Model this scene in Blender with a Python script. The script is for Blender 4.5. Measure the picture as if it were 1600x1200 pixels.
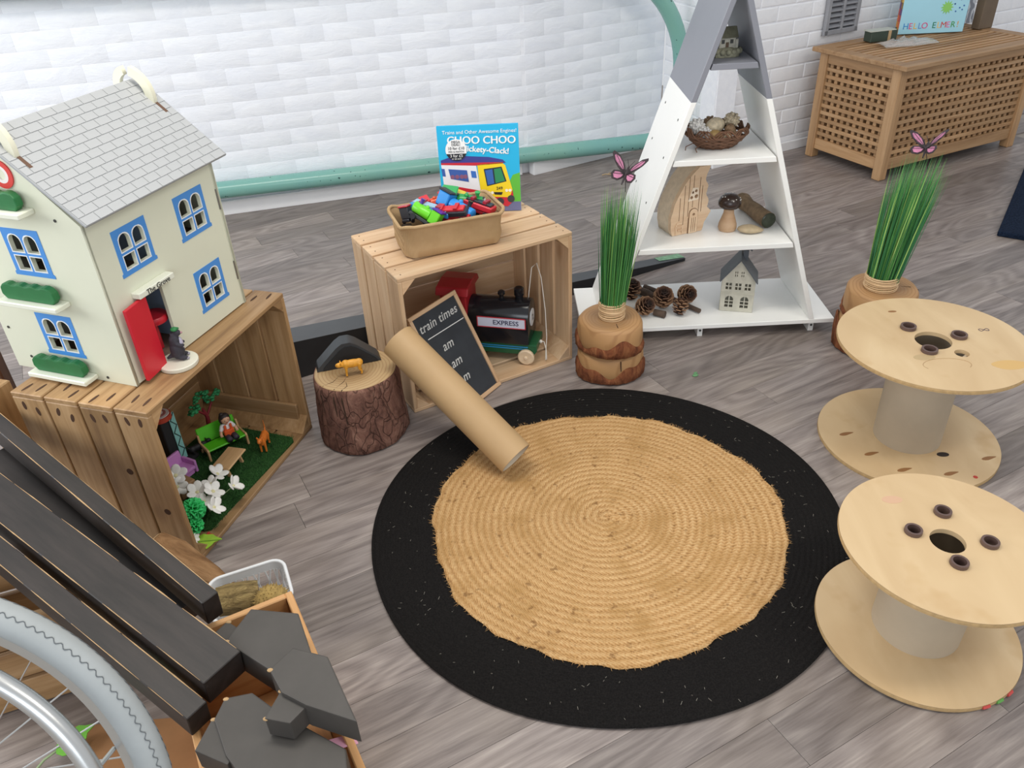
import bpy, bmesh, math, random
from mathutils import Vector, Matrix, Euler

for _o in list(bpy.data.objects): bpy.data.objects.remove(_o)
S = bpy.context.scene
COL = S.collection
PI = math.pi
rad = math.radians
rng = random.Random(7)

# ------------------------------------------------------------------ camera
pt, rl = rad(33.5422), rad(-2.9286)
fw = Vector((0, math.cos(pt), -math.sin(pt)))
rt0 = Vector((1, 0, 0)); up0 = rt0.cross(fw)
rt = rt0*math.cos(rl) + up0*math.sin(rl)
up = up0*math.cos(rl) - rt0*math.sin(rl)
cd = bpy.data.cameras.new('camera'); cam = bpy.data.objects.new('camera', cd); COL.objects.link(cam)
cd.sensor_fit = 'HORIZONTAL'; cd.sensor_width = 36; cd.lens = 1265.24*36/1600; cd.clip_start = .02
cam.matrix_world = Matrix(((rt.x, up.x, -fw.x, 0), (rt.y, up.y, -fw.y, 0), (rt.z, up.z, -fw.z, 1.4662), (0, 0, 0, 1)))
S.camera = cam

# ------------------------------------------------------------------ world and lights
w = bpy.data.worlds.new('room_light'); S.world = w; w.use_nodes = True
w.node_tree.nodes['Background'].inputs[0].default_value = (.93, .96, 1, 1)
w.node_tree.nodes['Background'].inputs[1].default_value = .62
def area(name, loc, target, sx, sy, power, col):
    l = bpy.data.lights.new(name, 'AREA'); l.shape = 'RECTANGLE'; l.size = sx; l.size_y = sy; l.energy = power; l.color = col
    o = bpy.data.objects.new(name, l); COL.objects.link(o); o.location = loc
    o.rotation_euler = (Vector(target)-Vector(loc)).to_track_quat('-Z', 'Y').to_euler()
area('ceiling_lamp_light', (-.6, 1.6, 3.0), (-.6, 1.6, 0), 1.6, .5, 34, (1, .95, .86))
area('ceiling_lamp_light', (1.8, .4, 3.0), (1.8, .4, 0), 1.6, .5, 30, (1, .95, .86))
area('window_light', (-3.6, 1.2, 1.9), (.6, 2.2, .2), 2.2, 1.2, 62, (.95, .98, 1))
area('window_light', (-.3, -3.2, 1.9), (.5, 3, .5), 3.0, 1.3, 50, (.86, .93, 1))
vs = S.view_settings
vs.view_transform = 'Standard'; vs.look = 'None'; vs.gamma = 1; vs.exposure = 0.18; vs.use_curve_mapping = False

# ------------------------------------------------------------------ helpers
def lin(h):
    h = h.lstrip('#'); r = []
    for i in (0, 2, 4):
        c = int(h[i:i+2], 16)/255
        r.append(c/12.92 if c <= .04045 else ((c+.055)/1.055)**2.4)
    return tuple(r)+(1,)

class NT:
    def __init__(s, name):
        s.m = bpy.data.materials.new(name); s.m.use_nodes = True; s.t = s.m.node_tree
        s.b = s.t.nodes['Principled BSDF']
    def n(s, typ, **k):
        o = s.t.nodes.new(typ)
        for a, v in k.items():
            if a.startswith('i_'):
                key = a[2:]; o.inputs[int(key) if key.isdigit() else key.replace('_', ' ')].default_value = v
            else: setattr(o, a, v)
        return o
    def l(s, a, b): s.t.links.new(a, b)
    def ramp(s, fac, stops):
        r = s.n('ShaderNodeValToRGB'); e = r.color_ramp.elements
        while len(e) < len(stops): e.new(.5)
        for i, (p, c) in enumerate(stops): e[i].position = p; e[i].color = c if not isinstance(c, str) else lin(c)
        s.l(fac, r.inputs[0]); return r.outputs[0]
    def coord(s, kind='Object', scale=(1, 1, 1), rnd=False):
        tc = s.n('ShaderNodeTexCoord'); v = tc.outputs[kind]
        if rnd:
            oi = s.n('ShaderNodeObjectInfo'); mu = s.n('ShaderNodeVectorMath', operation='SCALE'); mu.inputs[0].default_value = (17, 31, 23)
            s.l(oi.outputs['Random'], mu.inputs['Scale']); ad = s.n('ShaderNodeVectorMath', operation='ADD'); s.l(v, ad.inputs[0]); s.l(mu.outputs[0], ad.inputs[1]); v = ad.outputs[0]
        mp = s.n('ShaderNodeMapping'); mp.inputs['Scale'].default_value = scale; s.l(v, mp.inputs[0]); return mp.outputs[0]
    def noise(s, vec, scale, detail=3, rough=.55, dist=0):
        n = s.n('ShaderNodeTexNoise'); n.inputs['Scale'].default_value = scale; n.inputs['Detail'].default_value = detail
        n.inputs['Roughness'].default_value = rough; n.inputs['Distortion'].default_value = dist; s.l(vec, n.inputs['Vector']); return n.outputs['Fac']
    def bump(s, h, strength, dist=.002):
        b = s.n('ShaderNodeBump'); b.inputs['Strength'].default_value = strength; b.inputs['Distance'].default_value = dist
        s.l(h, b.inputs['Height']); s.l(b.outputs[0], s.b.inputs['Normal'])
    def mix(s, a, b, fac, mode='MIX'):
        x = s.n('ShaderNodeMix', data_type='RGBA', blend_type=mode)
        for v, i in ((fac, 0), (a, 6), (b, 7)):
            if hasattr(v, 'links') or isinstance(v, bpy.types.NodeSocket): s.l(v, x.inputs[i])
            else: x.inputs[i].default_value = v if not isinstance(v, str) else lin(v)
        return x.outputs[2]
    def set(s, color=None, rough=.5, metal=0, spec=.5):
        if color is not None:
            if isinstance(color, bpy.types.NodeSocket): s.l(color, s.b.inputs['Base Color'])
            else: s.b.inputs['Base Color'].default_value = color if not isinstance(color, str) else lin(color)
        s.b.inputs['Roughness'].default_value = rough; s.b.inputs['Metallic'].default_value = metal
        s.b.inputs['Specular IOR Level'].default_value = spec
        return s

MAT = {}
def flat(name, col, rough=.5, metal=0, spec=.5, var=.0, vscale=20, bump=0, bscale=200):
    "painted / plastic / plain surface with a little procedural variation"
    if name in MAT: return MAT[name]
    t = NT(name)
    c = lin(col)
    v = t.coord('Object')
    if var > 0:
        f = t.noise(v, vscale, 4, .6)
        d = tuple(max(0, x*(1-var)) for x in c[:3])+(1,); u = tuple(min(1, x*(1+var)) for x in c[:3])+(1,)
        t.set(t.ramp(f, [(.3, d), (.7, u)]), rough, metal, spec)
    else: t.set(c, rough, metal, spec)
    if bump: t.bump(t.noise(v, bscale, 3), bump)
    MAT[name] = t.m; return t.m

def wood(name, dark, mid, light, freq=26, stretch=.07, rough=.55, tone=.25, knots=0, bump=.15, gscale=1):
    "plank wood: grain runs along local x, tone changes from piece to piece"
    t = NT(name)
    v = t.coord('Object', (stretch, 1, 1), rnd=True)
    n1 = t.noise(v, freq*gscale, 5, .6, .6); n2 = t.noise(v, freq*6*gscale, 3, .6)
    mx = t.n('ShaderNodeMath', operation='MULTIPLY_ADD'); t.l(n2, mx.inputs[0]); mx.inputs[1].default_value = .25; 
    sb = t.n('ShaderNodeMath', operation='MULTIPLY'); t.l(n1, sb.inputs[0]); sb.inputs[1].default_value = .8; t.l(sb.outputs[0], mx.inputs[2])
    col = t.ramp(mx.outputs[0], [(.28, dark), (.52, mid), (.75, light)])
    oi = t.n('ShaderNodeObjectInfo')
    mr = t.n('ShaderNodeMapRange'); mr.inputs['To Min'].default_value = 1-tone; mr.inputs['To Max'].default_value = 1+tone*.6
    t.l(oi.outputs['Random'], mr.inputs['Value'])
    hs = t.n('ShaderNodeHueSaturation'); t.l(mr.outputs[0], hs.inputs['Value']); t.l(col, hs.inputs['Color']); col = hs.outputs[0]
    if knots:
        kv = t.coord('Object', (.5, 1, 1), rnd=True); vo = t.n('ShaderNodeTexVoronoi'); vo.inputs['Scale'].default_value = knots; t.l(kv, vo.inputs['Vector'])
        kf = t.ramp(vo.outputs['Distance'], [(.05, (1, 1, 1, 1)), (.16, (0, 0, 0, 1))])
        col = t.mix(col, dark, kf)
    t.set(col, rough)
    if bump: t.bump(mx.outputs[0], bump, .001)
    MAT[name] = t.m; return t.m

class MB:
    "collects simple shapes into one mesh"
    def __init__(s): s.v = []; s.f = []
    def add(s, vs, fs, M=None):
        k = len(s.v)
        s.v += [tuple(M @ Vector(p)) if M else tuple(p) for p in vs]; s.f += [tuple(i+k for i in q) for q in fs]; return s
    def box(s, c, d, M=None):
        x, y, z = (a/2 for a in d); vs = [(c[0]+i*x, c[1]+j*y, c[2]+k*z) for k in (-1, 1) for j in (-1, 1) for i in (-1, 1)]
        return s.add(vs, [(0, 2, 3, 1), (4, 5, 7, 6), (0, 1, 5, 4), (2, 6, 7, 3), (0, 4, 6, 2), (1, 3, 7, 5)], M)
    def prism(s, pts, z0, z1, M=None):
        n = len(pts); a = sum(pts[i][0]*pts[(i+1) % n][1]-pts[(i+1) % n][0]*pts[i][1] for i in range(n))
        if a < 0: pts = pts[::-1]
        vs = [(p[0], p[1], z0) for p in pts]+[(p[0], p[1], z1) for p in pts]
        return s.add(vs, [tuple(range(n-1, -1, -1)), tuple(range(n, 2*n))]+[(i, (i+1) % n, n+(i+1) % n, n+i) for i in range(n)], M)
    def tube(s, path, r, n=8, caps=True, M=None, closed=False):
        P = [Vector(p) for p in path]; m = len(P); rs = r if isinstance(r, (list, tuple)) else [r]*m; vs = []; fs = []; prev = None
        for i in range(m):
            if closed: t = P[(i+1) % m]-P[i-1]
            else: t = P[min(i+1, m-1)]-P[max(i-1, 0)]
            t.normalize()
            if prev is None:
                a = Vector((0, 0, 1)) if abs(t.z) < .9 else Vector((1, 0, 0)); u = t.cross(a).normalized()
            else: u = (prev-t*prev.dot(t)).normalized()
            prev = u; b = t.cross(u)
            for k in range(n):
                an = 2*PI*k/n; vs.append(P[i]+u*(math.cos(an)*rs[i])+b*(math.sin(an)*rs[i]))
        for i in range(m if closed else m-1):
            j = (i+1) % m
            for k in range(n): fs.append((i*n+k, i*n+(k+1) % n, j*n+(k+1) % n, j*n+k))
        if caps and not closed: fs += [tuple(range(n-1, -1, -1)), tuple((m-1)*n+k for k in range(n))]
        return s.add(vs, fs, M)
    def lathe(s, prof, n=24, M=None, wob=None, caps=True):
        vs = []; fs = []; m = len(prof)
        for (r, z) in prof:
            for k in range(n):
                an = 2*PI*k/n; q = r*(wob(an, z) if wob else 1); vs.append((q*math.cos(an), q*math.sin(an), z))
        for i in range(m-1):
            for k in range(n): fs.append((i*n+k, i*n+(k+1) % n, (i+1)*n+(k+1) % n, (i+1)*n+k))
        if caps and prof[0][0] > 1e-6: fs.append(tuple(range(n-1, -1, -1)))
        if caps and prof[-1][0] > 1e-6: fs.append(tuple((m-1)*n+k for k in range(n)))
        return s.add(vs, fs, M)
    def ell(s, c, r, nu=12, nv=8, M=None):
        vs = [(c[0], c[1], c[2]-r[2])]; fs = []
        for i in range(1, nv):
            a = -PI/2+PI*i/nv
            for k in range(nu): b = 2*PI*k/nu; vs.append((c[0]+r[0]*math.cos(a)*math.cos(b), c[1]+r[1]*math.cos(a)*math.sin(b), c[2]+r[2]*math.sin(a)))
        vs.append((c[0], c[1], c[2]+r[2])); t = len(vs)-1
        for k in range(nu): fs.append((0, 1+(k+1) % nu, 1+k)); fs.append((t, t-nu+k, t-nu+(k+1) % nu))
        for i in range(nv-2):
            for k in range(nu): fs.append((1+i*nu+k, 1+i*nu+(k+1) % nu, 1+(i+1)*nu+(k+1) % nu, 1+(i+1)*nu+k))
        return s.add(vs, fs, M)
    def mesh_in(s, me, M=None):
        return s.add([v.co[:] for v in me.vertices], [tuple(p.vertices) for p in me.polygons], M)
    def mesh(s, name, smooth=None, bevel=0, seg=1):
        me = bpy.data.meshes.new(name); me.from_pydata(s.v, [], s.f); me.update()
        if bevel:
            bm = bmesh.new(); bm.from_mesh(me); bmesh.ops.remove_doubles(bm, verts=bm.verts, dist=1e-6)
            es = [e for e in bm.edges if len(e.link_faces) == 2 and e.calc_face_angle(0) > .5]
            bmesh.ops.bevel(bm, geom=es, offset=bevel, segments=seg, affect='EDGES', profile=.6, clamp_overlap=True); bm.to_mesh(me); bm.free()
        if smooth is not None:
            me.polygons.foreach_set('use_smooth', [True]*len(me.polygons))
            if smooth < 180: me.set_sharp_from_angle(angle=rad(smooth))
        return me
    def build(s, name, m, parent=None, loc=(0, 0, 0), rot=(0, 0, 0), smooth=None, bevel=0, seg=1, remesh=0):
        o = link(name, s.mesh(name, smooth, bevel, seg), m, parent, loc, rot)
        if remesh:
            md = o.modifiers.new('blend', 'REMESH'); md.mode = 'VOXEL'; md.voxel_size = remesh; md.use_smooth_shade = True
            sm = o.modifiers.new('soft', 'SMOOTH'); sm.factor = .5; sm.iterations = 4
        return o

def link(name, me, m, parent=None, loc=(0, 0, 0), rot=(0, 0, 0)):
    o = bpy.data.objects.new(name, me); COL.objects.link(o)
    if m is not None and me is not None and not me.materials: me.materials.append(m)
    o.parent = parent; o.location = loc; o.rotation_euler = rot; return o
def tag(o, label=None, cat=None, group=None, kind=None):
    if label: o['label'] = label
    if cat: o['category'] = cat
    if group: o['group'] = group
    if kind: o['kind'] = kind
    return o
def thing(name, label, cat, loc=(0, 0, 0), rz=0, group=None, rot=None):
    o = bpy.data.objects.new(name, None); COL.objects.link(o); o.empty_display_size = .02
    o.location = loc; o.rotation_euler = rot if rot else (0, 0, rz); return tag(o, label, cat, group)
def frame(o, origin, ax, ay, az):
    ax, ay, az = Vector(ax), Vector(ay), Vector(az)
    o.matrix_world = Matrix(((ax.x, ay.x, az.x, origin[0]), (ax.y, ay.y, az.y, origin[1]), (ax.z, ay.z, az.z, origin[2]), (0, 0, 0, 1)))
def copy_tree(o, parent=None):
    c = o.copy(); COL.objects.link(c); c.parent = parent
    for ch in list(o.children): copy_tree(ch, c)
    return c
SL = {}
def slab(name, m, parent, L, W, T, loc, rot=(0, 0, 0), bev=.0012):
    "a board of length L along its own x; equal boards share mesh data"
    k = (round(L, 4), round(W, 4), round(T, 4), m.name, bev)
    if k not in SL:
        SL[k] = MB().box((0, 0, 0), (L, W, T)).mesh(name, bevel=bev); SL[k].materials.append(m)
    return link(name, SL[k], None, parent, loc, rot)
def curve_mesh(loops, thick, bev=0):
    cu = bpy.data.curves.new('outline', 'CURVE'); cu.dimensions = '2D'; cu.fill_mode = 'BOTH'; cu.extrude = thick/2; cu.bevel_depth = bev
    for lp in loops:
        sp = cu.splines.new('POLY'); sp.points.add(len(lp)-1)
        for i, p in enumerate(lp): sp.points[i].co = (p[0], p[1], 0, 1)
        sp.use_cyclic_u = True
    o = bpy.data.objects.new('outline', cu); me = bpy.data.meshes.new_from_object(o); bpy.data.objects.remove(o); return me
def plate(name, m, parent, outline, holes, thick, M=None, smooth=None):
    me = curve_mesh([outline]+holes, thick)
    if M is not None: me.transform(M)
    me.materials.clear()
    return link(name, me, m, parent)
def text(name, body, size, m, parent, M, align='CENTER', depth=.0006, shear=0, space=1.0):
    cu = bpy.data.curves.new('lettering', 'FONT'); cu.body = body; cu.size = size; cu.extrude = depth/2; cu.align_x = align; cu.align_y = 'CENTER'; cu.shear = shear; cu.space_character = space; cu.resolution_u = 3
    o = bpy.data.objects.new('lettering', cu); me = bpy.data.meshes.new_from_object(o); bpy.data.objects.remove(o)
    me.transform(M); me.materials.clear(); return link(name, me, m, parent)
def circle(r, n=24, c=(0, 0), a0=0): return [(c[0]+r*math.cos(a0+2*PI*i/n), c[1]+r*math.sin(a0+2*PI*i/n)) for i in range(n)]
def arch(x0, x1, z0, z1, n=8):
    r = (x1-x0)/2; cx = (x0+x1)/2; return [(x0, z0), (x1, z0)]+[(cx+r*math.cos(PI*i/n), z1-r+r*math.sin(PI*i/n)) for i in range(n+1)]
T = Matrix.Translation
def RX(a): return Matrix.Rotation(a, 4, 'X')
def RY(a): return Matrix.Rotation(a, 4, 'Y')
def RZ(a): return Matrix.Rotation(a, 4, 'Z')
UPRIGHT = RX(PI/2)      # xy drawing -> xz, facing -y
# ------------------------------------------------------------------ materials used in many places
WHITE = flat('white_laminate', '#f1f1ee', .35, var=.015, vscale=6)
GREYLAM = flat('grey_laminate', '#84868f', .4, var=.03, vscale=6)
PINE = wood('pine_crate_wood', '#b8926d', '#d2b08b', '#e2c7a5', tone=.12, freq=22, knots=7)
OLDCRATE = wood('aged_crate_wood', '#79583a', '#a8845a', '#c4a27a', tone=.22, freq=20, knots=6)
TEAK = wood('chest_wood', '#8a6443', '#b08a62', '#c5a17b', tone=.2, freq=26)
PLY = None

# floor planks
t = NT('vinyl_plank'); v = t.coord('Object', (.06, 1, 1), rnd=True)
n1 = t.noise(v, 30, 6, .68, 1.2); n2 = t.noise(v, 190, 3, .6); 
wv = t.coord('Object', (.16, 1, 1), rnd=True); n3 = t.noise(wv, 9, 2, .5, .4)
wave = t.n('ShaderNodeTexWave', wave_type='RINGS', rings_direction='Z'); wave.inputs['Scale'].default_value = 7; wave.inputs['Distortion'].default_value = 9; wave.inputs['Detail'].default_value = 2; wave.inputs['Detail Scale'].default_value = 1.2; t.l(wv, wave.inputs['Vector'])
a = t.n('ShaderNodeMath', operation='MULTIPLY_ADD'); t.l(n2, a.inputs[0]); a.inputs[1].default_value = .3
b_ = t.n('ShaderNodeMath', operation='MULTIPLY_ADD'); t.l(n1, b_.inputs[0]); b_.inputs[1].default_value = .52; t.l(a.outputs[0], b_.inputs[2])
c_ = t.n('ShaderNodeMath', operation='MULTIPLY'); lowg = t.noise(t.coord('Object', (.22, 1, 1), rnd=True), 5.5, 1.5, .5, .2); cm1 = t.n('ShaderNodeMath', operation='MULTIPLY'); t.l(lowg, cm1.inputs[0]); cm1.inputs[1].default_value = 95; cm2 = t.n('ShaderNodeMath', operation='SINE'); t.l(cm1.outputs[0], cm2.inputs[0]); cm3 = t.n('ShaderNodeMath', operation='MULTIPLY_ADD'); t.l(cm2.outputs[0], cm3.inputs[0]); cm3.inputs[1].default_value = .5; cm3.inputs[2].default_value = .5
t.l(cm3.outputs[0], c_.inputs[0]); c_.inputs[1].default_value = .12; t.l(c_.outputs[0], a.inputs[2])
col = t.ramp(b_.outputs[0], [(.22, '#574f4c'), (.38, '#7a706c'), (.54, '#928883'), (.72, '#afa59d')])
big = t.noise(t.coord('Object', (.5, 1, 1), rnd=True), 5, 2); col = t.mix(col, '#9a8c7c', t.ramp(big, [(.45, (0, 0, 0, 1)), (.8, (.3, .3, .3, 1))]))
oi = t.n('ShaderNodeObjectInfo'); mr = t.n('ShaderNodeMapRange'); mr.inputs['To Min'].default_value = .72; mr.inputs['To Max'].default_value = 1.14; t.l(oi.outputs['Random'], mr.inputs['Value'])
hs = t.n('ShaderNodeHueSaturation'); t.l(mr.outputs[0], hs.inputs['Value']); t.l(col, hs.inputs['Color'])
t.set(hs.outputs[0], .42, spec=.45); t.bump(b_.outputs[0], .12, .001); PLANK = t.m
SEAM = flat('floor_seam', '#a39a90', .6)

# painted brick
t = NT('white_masonry_paint'); v = t.coord('Object', rnd=True)
h1 = t.noise(v, 14, 5, .6); h2 = t.noise(v, 70, 4, .7); mm = t.n('ShaderNodeMath', operation='MULTIPLY_ADD'); t.l(h2, mm.inputs[0]); mm.inputs[1].default_value = .35; t.l(h1, mm.inputs[2])
t.set(t.ramp(h1, [(.3, '#eeeff3'), (.7, '#f6f6f8')]), .6); t.bump(mm.outputs[0], .5, .007); WALLP = t.m
t = NT('white_trowelled_paint'); ge = t.n('ShaderNodeNewGeometry'); mp = t.n('ShaderNodeMapping'); mp.inputs['Scale'].default_value = (1, 1, 2.6); t.l(ge.outputs['Position'], mp.inputs[0])
h1 = t.noise(mp.outputs[0], 7, 5, .62, .6); h2 = t.noise(mp.outputs[0], 45, 4, .7); mm = t.n('ShaderNodeMath', operation='MULTIPLY_ADD'); t.l(h2, mm.inputs[0]); mm.inputs[1].default_value = .28; t.l(h1, mm.inputs[2])
t.set(t.ramp(h1, [(.3, '#edf0f8'), (.7, '#f6f8fd')]), .6); t.bump(mm.outputs[0], .45, .009); WALLS = t.m
t = NT('white_mortar_paint'); v = t.coord('Object'); h1 = t.noise(v, 25, 5, .65); t.set(t.ramp(h1, [(.3, '#eaecf3'), (.7, '#f5f6fa')]), .65); t.bump(h1, .5, .006); MORTAR = t.m

# ------------------------------------------------------------------ floor: every plank a piece
fl = MB().box((.6, 2.2, -.032), (8.0, 7.6, .05)).build('floor', SEAM); tag(fl, 'grey wood-effect plank floor', None, kind='structure')
TH = rad(27); PW, PL = .1133, 1.19
eu = Vector((math.cos(TH), math.sin(TH), 0)); ev = Vector((-math.sin(TH), math.cos(TH), 0))
known = {0: 1.647, 2: 1.408, 5: .5, 8: 2.99, 13: 1.96, 15: .858, 18: 2.06, 19: .584, 20: .968, -8: .858}
for k in range(-12, 28):
    vc = 1.434+k*PW+PW/2
    off = known.get(k, rng.uniform(0, PL))
    i0 = -6
    for i in range(i0, 8):
        uc = off+(i+.5)*PL; p = eu*uc+ev*vc
        # keep only the planks lying in the part of the room in view
        if p.y < .35 or p.y > 5.35 or p.x < -2.9-.1*p.y or p.x > 3.3 or abs(p.x) > .95*p.y+1.15: continue
        if p.y > 4.75+.2*p.x: continue
        slab('plank', PLANK, fl, PL-.0008, PW-.0006, .007, (p.x, p.y, -.0035), (0, 0, TH), .0003)

# ------------------------------------------------------------------ walls of painted brick
BR = {}
def brick(parent, L, p, ang, soft=False):
    k = (round(L, 3), soft)
    if k not in BR:
        BR[k] = (MB().box((0, 0, 0), (L, .012, .0742)).mesh('brick', bevel=.0016, seg=2, smooth=40) if soft else MB().box((0, 0, 0), (L, .012, .069)).mesh('brick', bevel=.005, seg=3, smooth=40)); BR[k].materials.append(WALLS if soft else WALLP)
    o = link('brick', BR[k], None, parent, p, (0, rng.uniform(-.004, .004), ang) if soft else (rng.uniform(-.012, .012), rng.uniform(-.008, .008), ang+rng.uniform(-.006, .006)))
    return o
def brick_wall(name, label, p0, p1, zt, top=2.5, z0=.0, gap=.003, proud=.0, soft=False):
    a = Vector((p0[0], p0[1], 0)); b = Vector((p1[0], p1[1], 0)); d = b-a; L = d.length; d.normalize(); n = Vector((d.y, -d.x, 0)); ang = math.atan2(d.y, d.x)
    mid = (a+b)/2-n*.06; wobj = MB().box((0, 0, top/2), (L, .11, top)).build(name, MORTAR, None, mid, (0, 0, ang)); tag(wobj, label, None, kind='structure')
    BL, BH = .235, .075; r = 0; z = z0+BH/2
    while z < zt:
        s = -(BL/2 if r % 2 else 0)
        while s < L-.004:
            x0 = max(s, 0)+gap; x1 = min(s+BL, L)-gap
            if x1-x0 > .03:
                q = a+d*((x0+x1)/2)+n*(-.0092+proud+rng.uniform(-.0006, .0006)*(.5 if soft else 1)); qi = q-mid
                lx = qi.dot(d); ly = qi.dot(-n)
                brick(wobj, round(x1-x0, 3 if soft else 2), (lx, ly, z), 0, soft)
            s += BL
        z += BH; r += 1
    return wobj
d14 = Vector((math.cos(rad(14.4)), math.sin(rad(14.4)))); n14 = Vector((-d14.y, d14.x))
A0 = Vector((-1.378, 3.871))+n14*.02
WL0 = A0-d14*1.5; WL1 = Vector((.15, 4.262))
brick_wall('wall_back', 'white painted brick wall behind the green pipe', WL0, WL1, 1.06, gap=.0002, proud=-.0008, soft=True)
W2 = Vector((.93, 4.695))
brick_wall('wall_recess', 'white painted brick wall at the end of the recess', WL1, W2, .92, gap=.0002, proud=-.0008, soft=True)
RC = Vector((1.105, 4.185)); 
brick_wall('wall_return', 'short white brick return beside the shelf', W2, RC, .92, proud=.0008)
RE = RC+Vector((math.cos(rad(26.7)), math.sin(rad(26.7))))*3.6
brick_wall('wall_right', 'white painted brick wall behind the slatted chest', RC, RE, .92, proud=.0008)
SKIRT = flat('white_gloss_paint', '#eeeef0', .3, var=.02, vscale=8)
def board(name, a, b, h, th, label, z0=0):
    a = Vector((a[0], a[1], 0)); b = Vector((b[0], b[1], 0)); d = b-a; L = d.length; ang = math.atan2(d.y, d.x); n = Vector((d.y, -d.x, 0)).normalized()
    o = MB().box((0, 0, h/2), (L, th, h)).build(name, SKIRT, None, (a+b)/2+n*(th/2)+Vector((0, 0, z0)), (0, 0, ang), bevel=.004, seg=2); return tag(o, label, None, kind='structure')
board('baseboard_back', WL0+Vector((0, -.004)), WL1+Vector((-.04, -.014)), .07, .018, 'white painted skirting below the green pipe')
board('baseboard_recess', WL1+Vector((0, -.01)), W2+Vector((-.01, -.014)), .072, .05, 'white painted skirting block in the recess')
board('baseboard_right', RC+Vector((.005, -.007)), RE+Vector((0, -.007)), .05, .014, 'low white skirting behind the chest')
trim = MB().box((0, 0, 0), (1.6, .1, .03)).build('trim_1', flat('dark_sill', '#3f4542', .5, var=.1), None, (-2.05, 3.72, 1.075), (0, 0, rad(14.4)), bevel=.004); tag(trim, 'dark window sill on top of the back wall', None, kind='structure')

# ------------------------------------------------------------------ green heating pipe
t = NT('green_pipe_paint'); v = t.coord('Object'); nn = t.noise(v, 3, 3); sp = t.noise(v, 55, 2, .5)
c1 = t.ramp(nn, [(.3, '#74aaa6'), (.7, '#82b2a2')]); t.set(t.mix(c1, '#2c4a4c', t.ramp(sp, [(.70, (0, 0, 0, 1)), (.73, (1, 1, 1, 1))])), .22); t.bump(nn, .1); PIPE = t.m
pp = thing('heating_pipe', 'green painted heating pipe looping along the white brick wall', 'pipe', (.968, 4.43, 0), 0)
npf = Vector((d14.y, -d14.x))
def pipe_pt(s, z): q = Vector((.968, 4.42))-d14*s; return (q.x-.968, q.y-4.43, z)
path = [pipe_pt(s, .102+(s-.24)*.0186) for s in [3.8, 3, 2.4, 1.8, 1.2, .6, .24]]
path += [pipe_pt(.1-.1*math.sin(a), .2-.1*math.cos(a)) for a in [.2, .5, .8, 1.1, 1.4]]
MB().tube(path, .041, 20, True).build('lower_run', PIPE, pp, smooth=60)
path = [pipe_pt(0, .18), pipe_pt(0, .3), pipe_pt(0, .4)]+[pipe_pt(.537-.537*math.cos(a), .45+.537*math.sin(a)) for a in [i*PI/2/16 for i in range(17)]]+[pipe_pt(s, .987+.035*(s-.537)) for s in (.9, 1.5, 2.5, 3.8)]
MB().tube(path, .041, 20, True).build('upper_run', PIPE, pp, smooth=60)
for s in (1.2, 2.9):
    q = pipe_pt(s, .12)
    MB().box((q[0]+.01, q[1]+.025, .05), (.05, .03, .1)).build('bracket', SKIRT, pp, bevel=.004)

# wall vent on the right wall
rd = Vector((math.cos(rad(26.7)), math.sin(rad(26.7)), 0)); rn = Vector((rd.y, -rd.x, 0))
VENT = flat('grey_vent_metal', '#96979c', .5, var=.12, vscale=12)
vt = thing('wall_vent', 'grey louvred air vent on the white wall above the chest', 'vent'); frame(vt, (1.81, 4.539, .575), rd, -rn, (0, 0, 1))
mb = MB(); W_, H_ = .235, .29
for (x, z, sx, sz) in ((0, .012, W_, .024), (0, H_-.012, W_, .024), (-W_/2+.012, H_/2, .024, H_), (W_/2-.012, H_/2, .024, H_), (0, H_/2, .016, H_)): mb.box((x, -.014, z), (sx, .02, sz))
mb.build('frame', VENT, vt, bevel=.002)
for i in range(9): MB().box((0, 0, 0), (W_-.04, .022, .004)).build('louvre', VENT, vt, (0, -.012, .04+i*.026), (rad(35), 0, 0))
MB().box((0, -.003, H_/2), (W_-.02, .004, H_-.02)).build('backing', flat('vent_dark', '#55565c', .7), vt)

# ------------------------------------------------------------------ slatted chest
ch = thing('storage_chest', 'large slatted wooden storage chest with lattice sides and lid', 'chest', (1.871, 3.862, 0), .441)
CW, CD, CH = 1.0, .51, .53
for x in (0, CW):
    for y in (0, CD):
        sx = .026 if x == 0 else -.026; sy = .026 if y == 0 else -.026
        slab('leg', TEAK, ch, CH, .05, .05, (x+sx, y+sy, CH/2), (0, -PI/2, 0), .004)
def rail(L, loc, rz, h): slab('rail', TEAK, ch, L, .02, h, loc, (0, 0, rz), .002)
for y in (.02, CD-.02): rail(CW-.1, (CW/2, y, .075), 0, .055); rail(CW-.1, (CW/2, y, CH-.025), 0, .05)
for x in (.02, CW-.02): rail(CD-.1, (x, CD/2, .075), PI/2, .055); rail(CD-.1, (x, CD/2, CH-.025), PI/2, .05)
z0, z1 = .1025, CH-.05; NR = 10; ph = (z1-z0)/(NR+.5*0+.0)
pitch = (z1-z0)/10.5
def lattice(L, org, axis, inward):
    "horizontal slats outside, upright slats behind them"
    ncol = round((L)/.041); pc = L/ncol
    for i in range(10): 
        z = z0+pitch*(i+1)-pitch*.25
        if axis == 'x': slab('slat', TEAK, ch, L, .008, pitch*.5, (org[0]+L/2, org[1], z), (0, 0, 0), .001)
        else: slab('slat', TEAK, ch, L, .008, pitch*.5, (org[0], org[1]+L/2, z), (0, 0, PI/2), .001)
    for j in range(ncol):
        q = pc*(j+.5)
        if axis == 'x': slab('slat', TEAK, ch, z1-z0, .02, .008, (org[0]+q, org[1]+inward*.0085, (z0+z1)/2), (PI/2, -PI/2, 0), .001)
        else: slab('slat', TEAK, ch, z1-z0, .008, .02, (org[0]+inward*.0085, org[1]+q, (z0+z1)/2), (PI/2, -PI/2, 0), .001)
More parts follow.
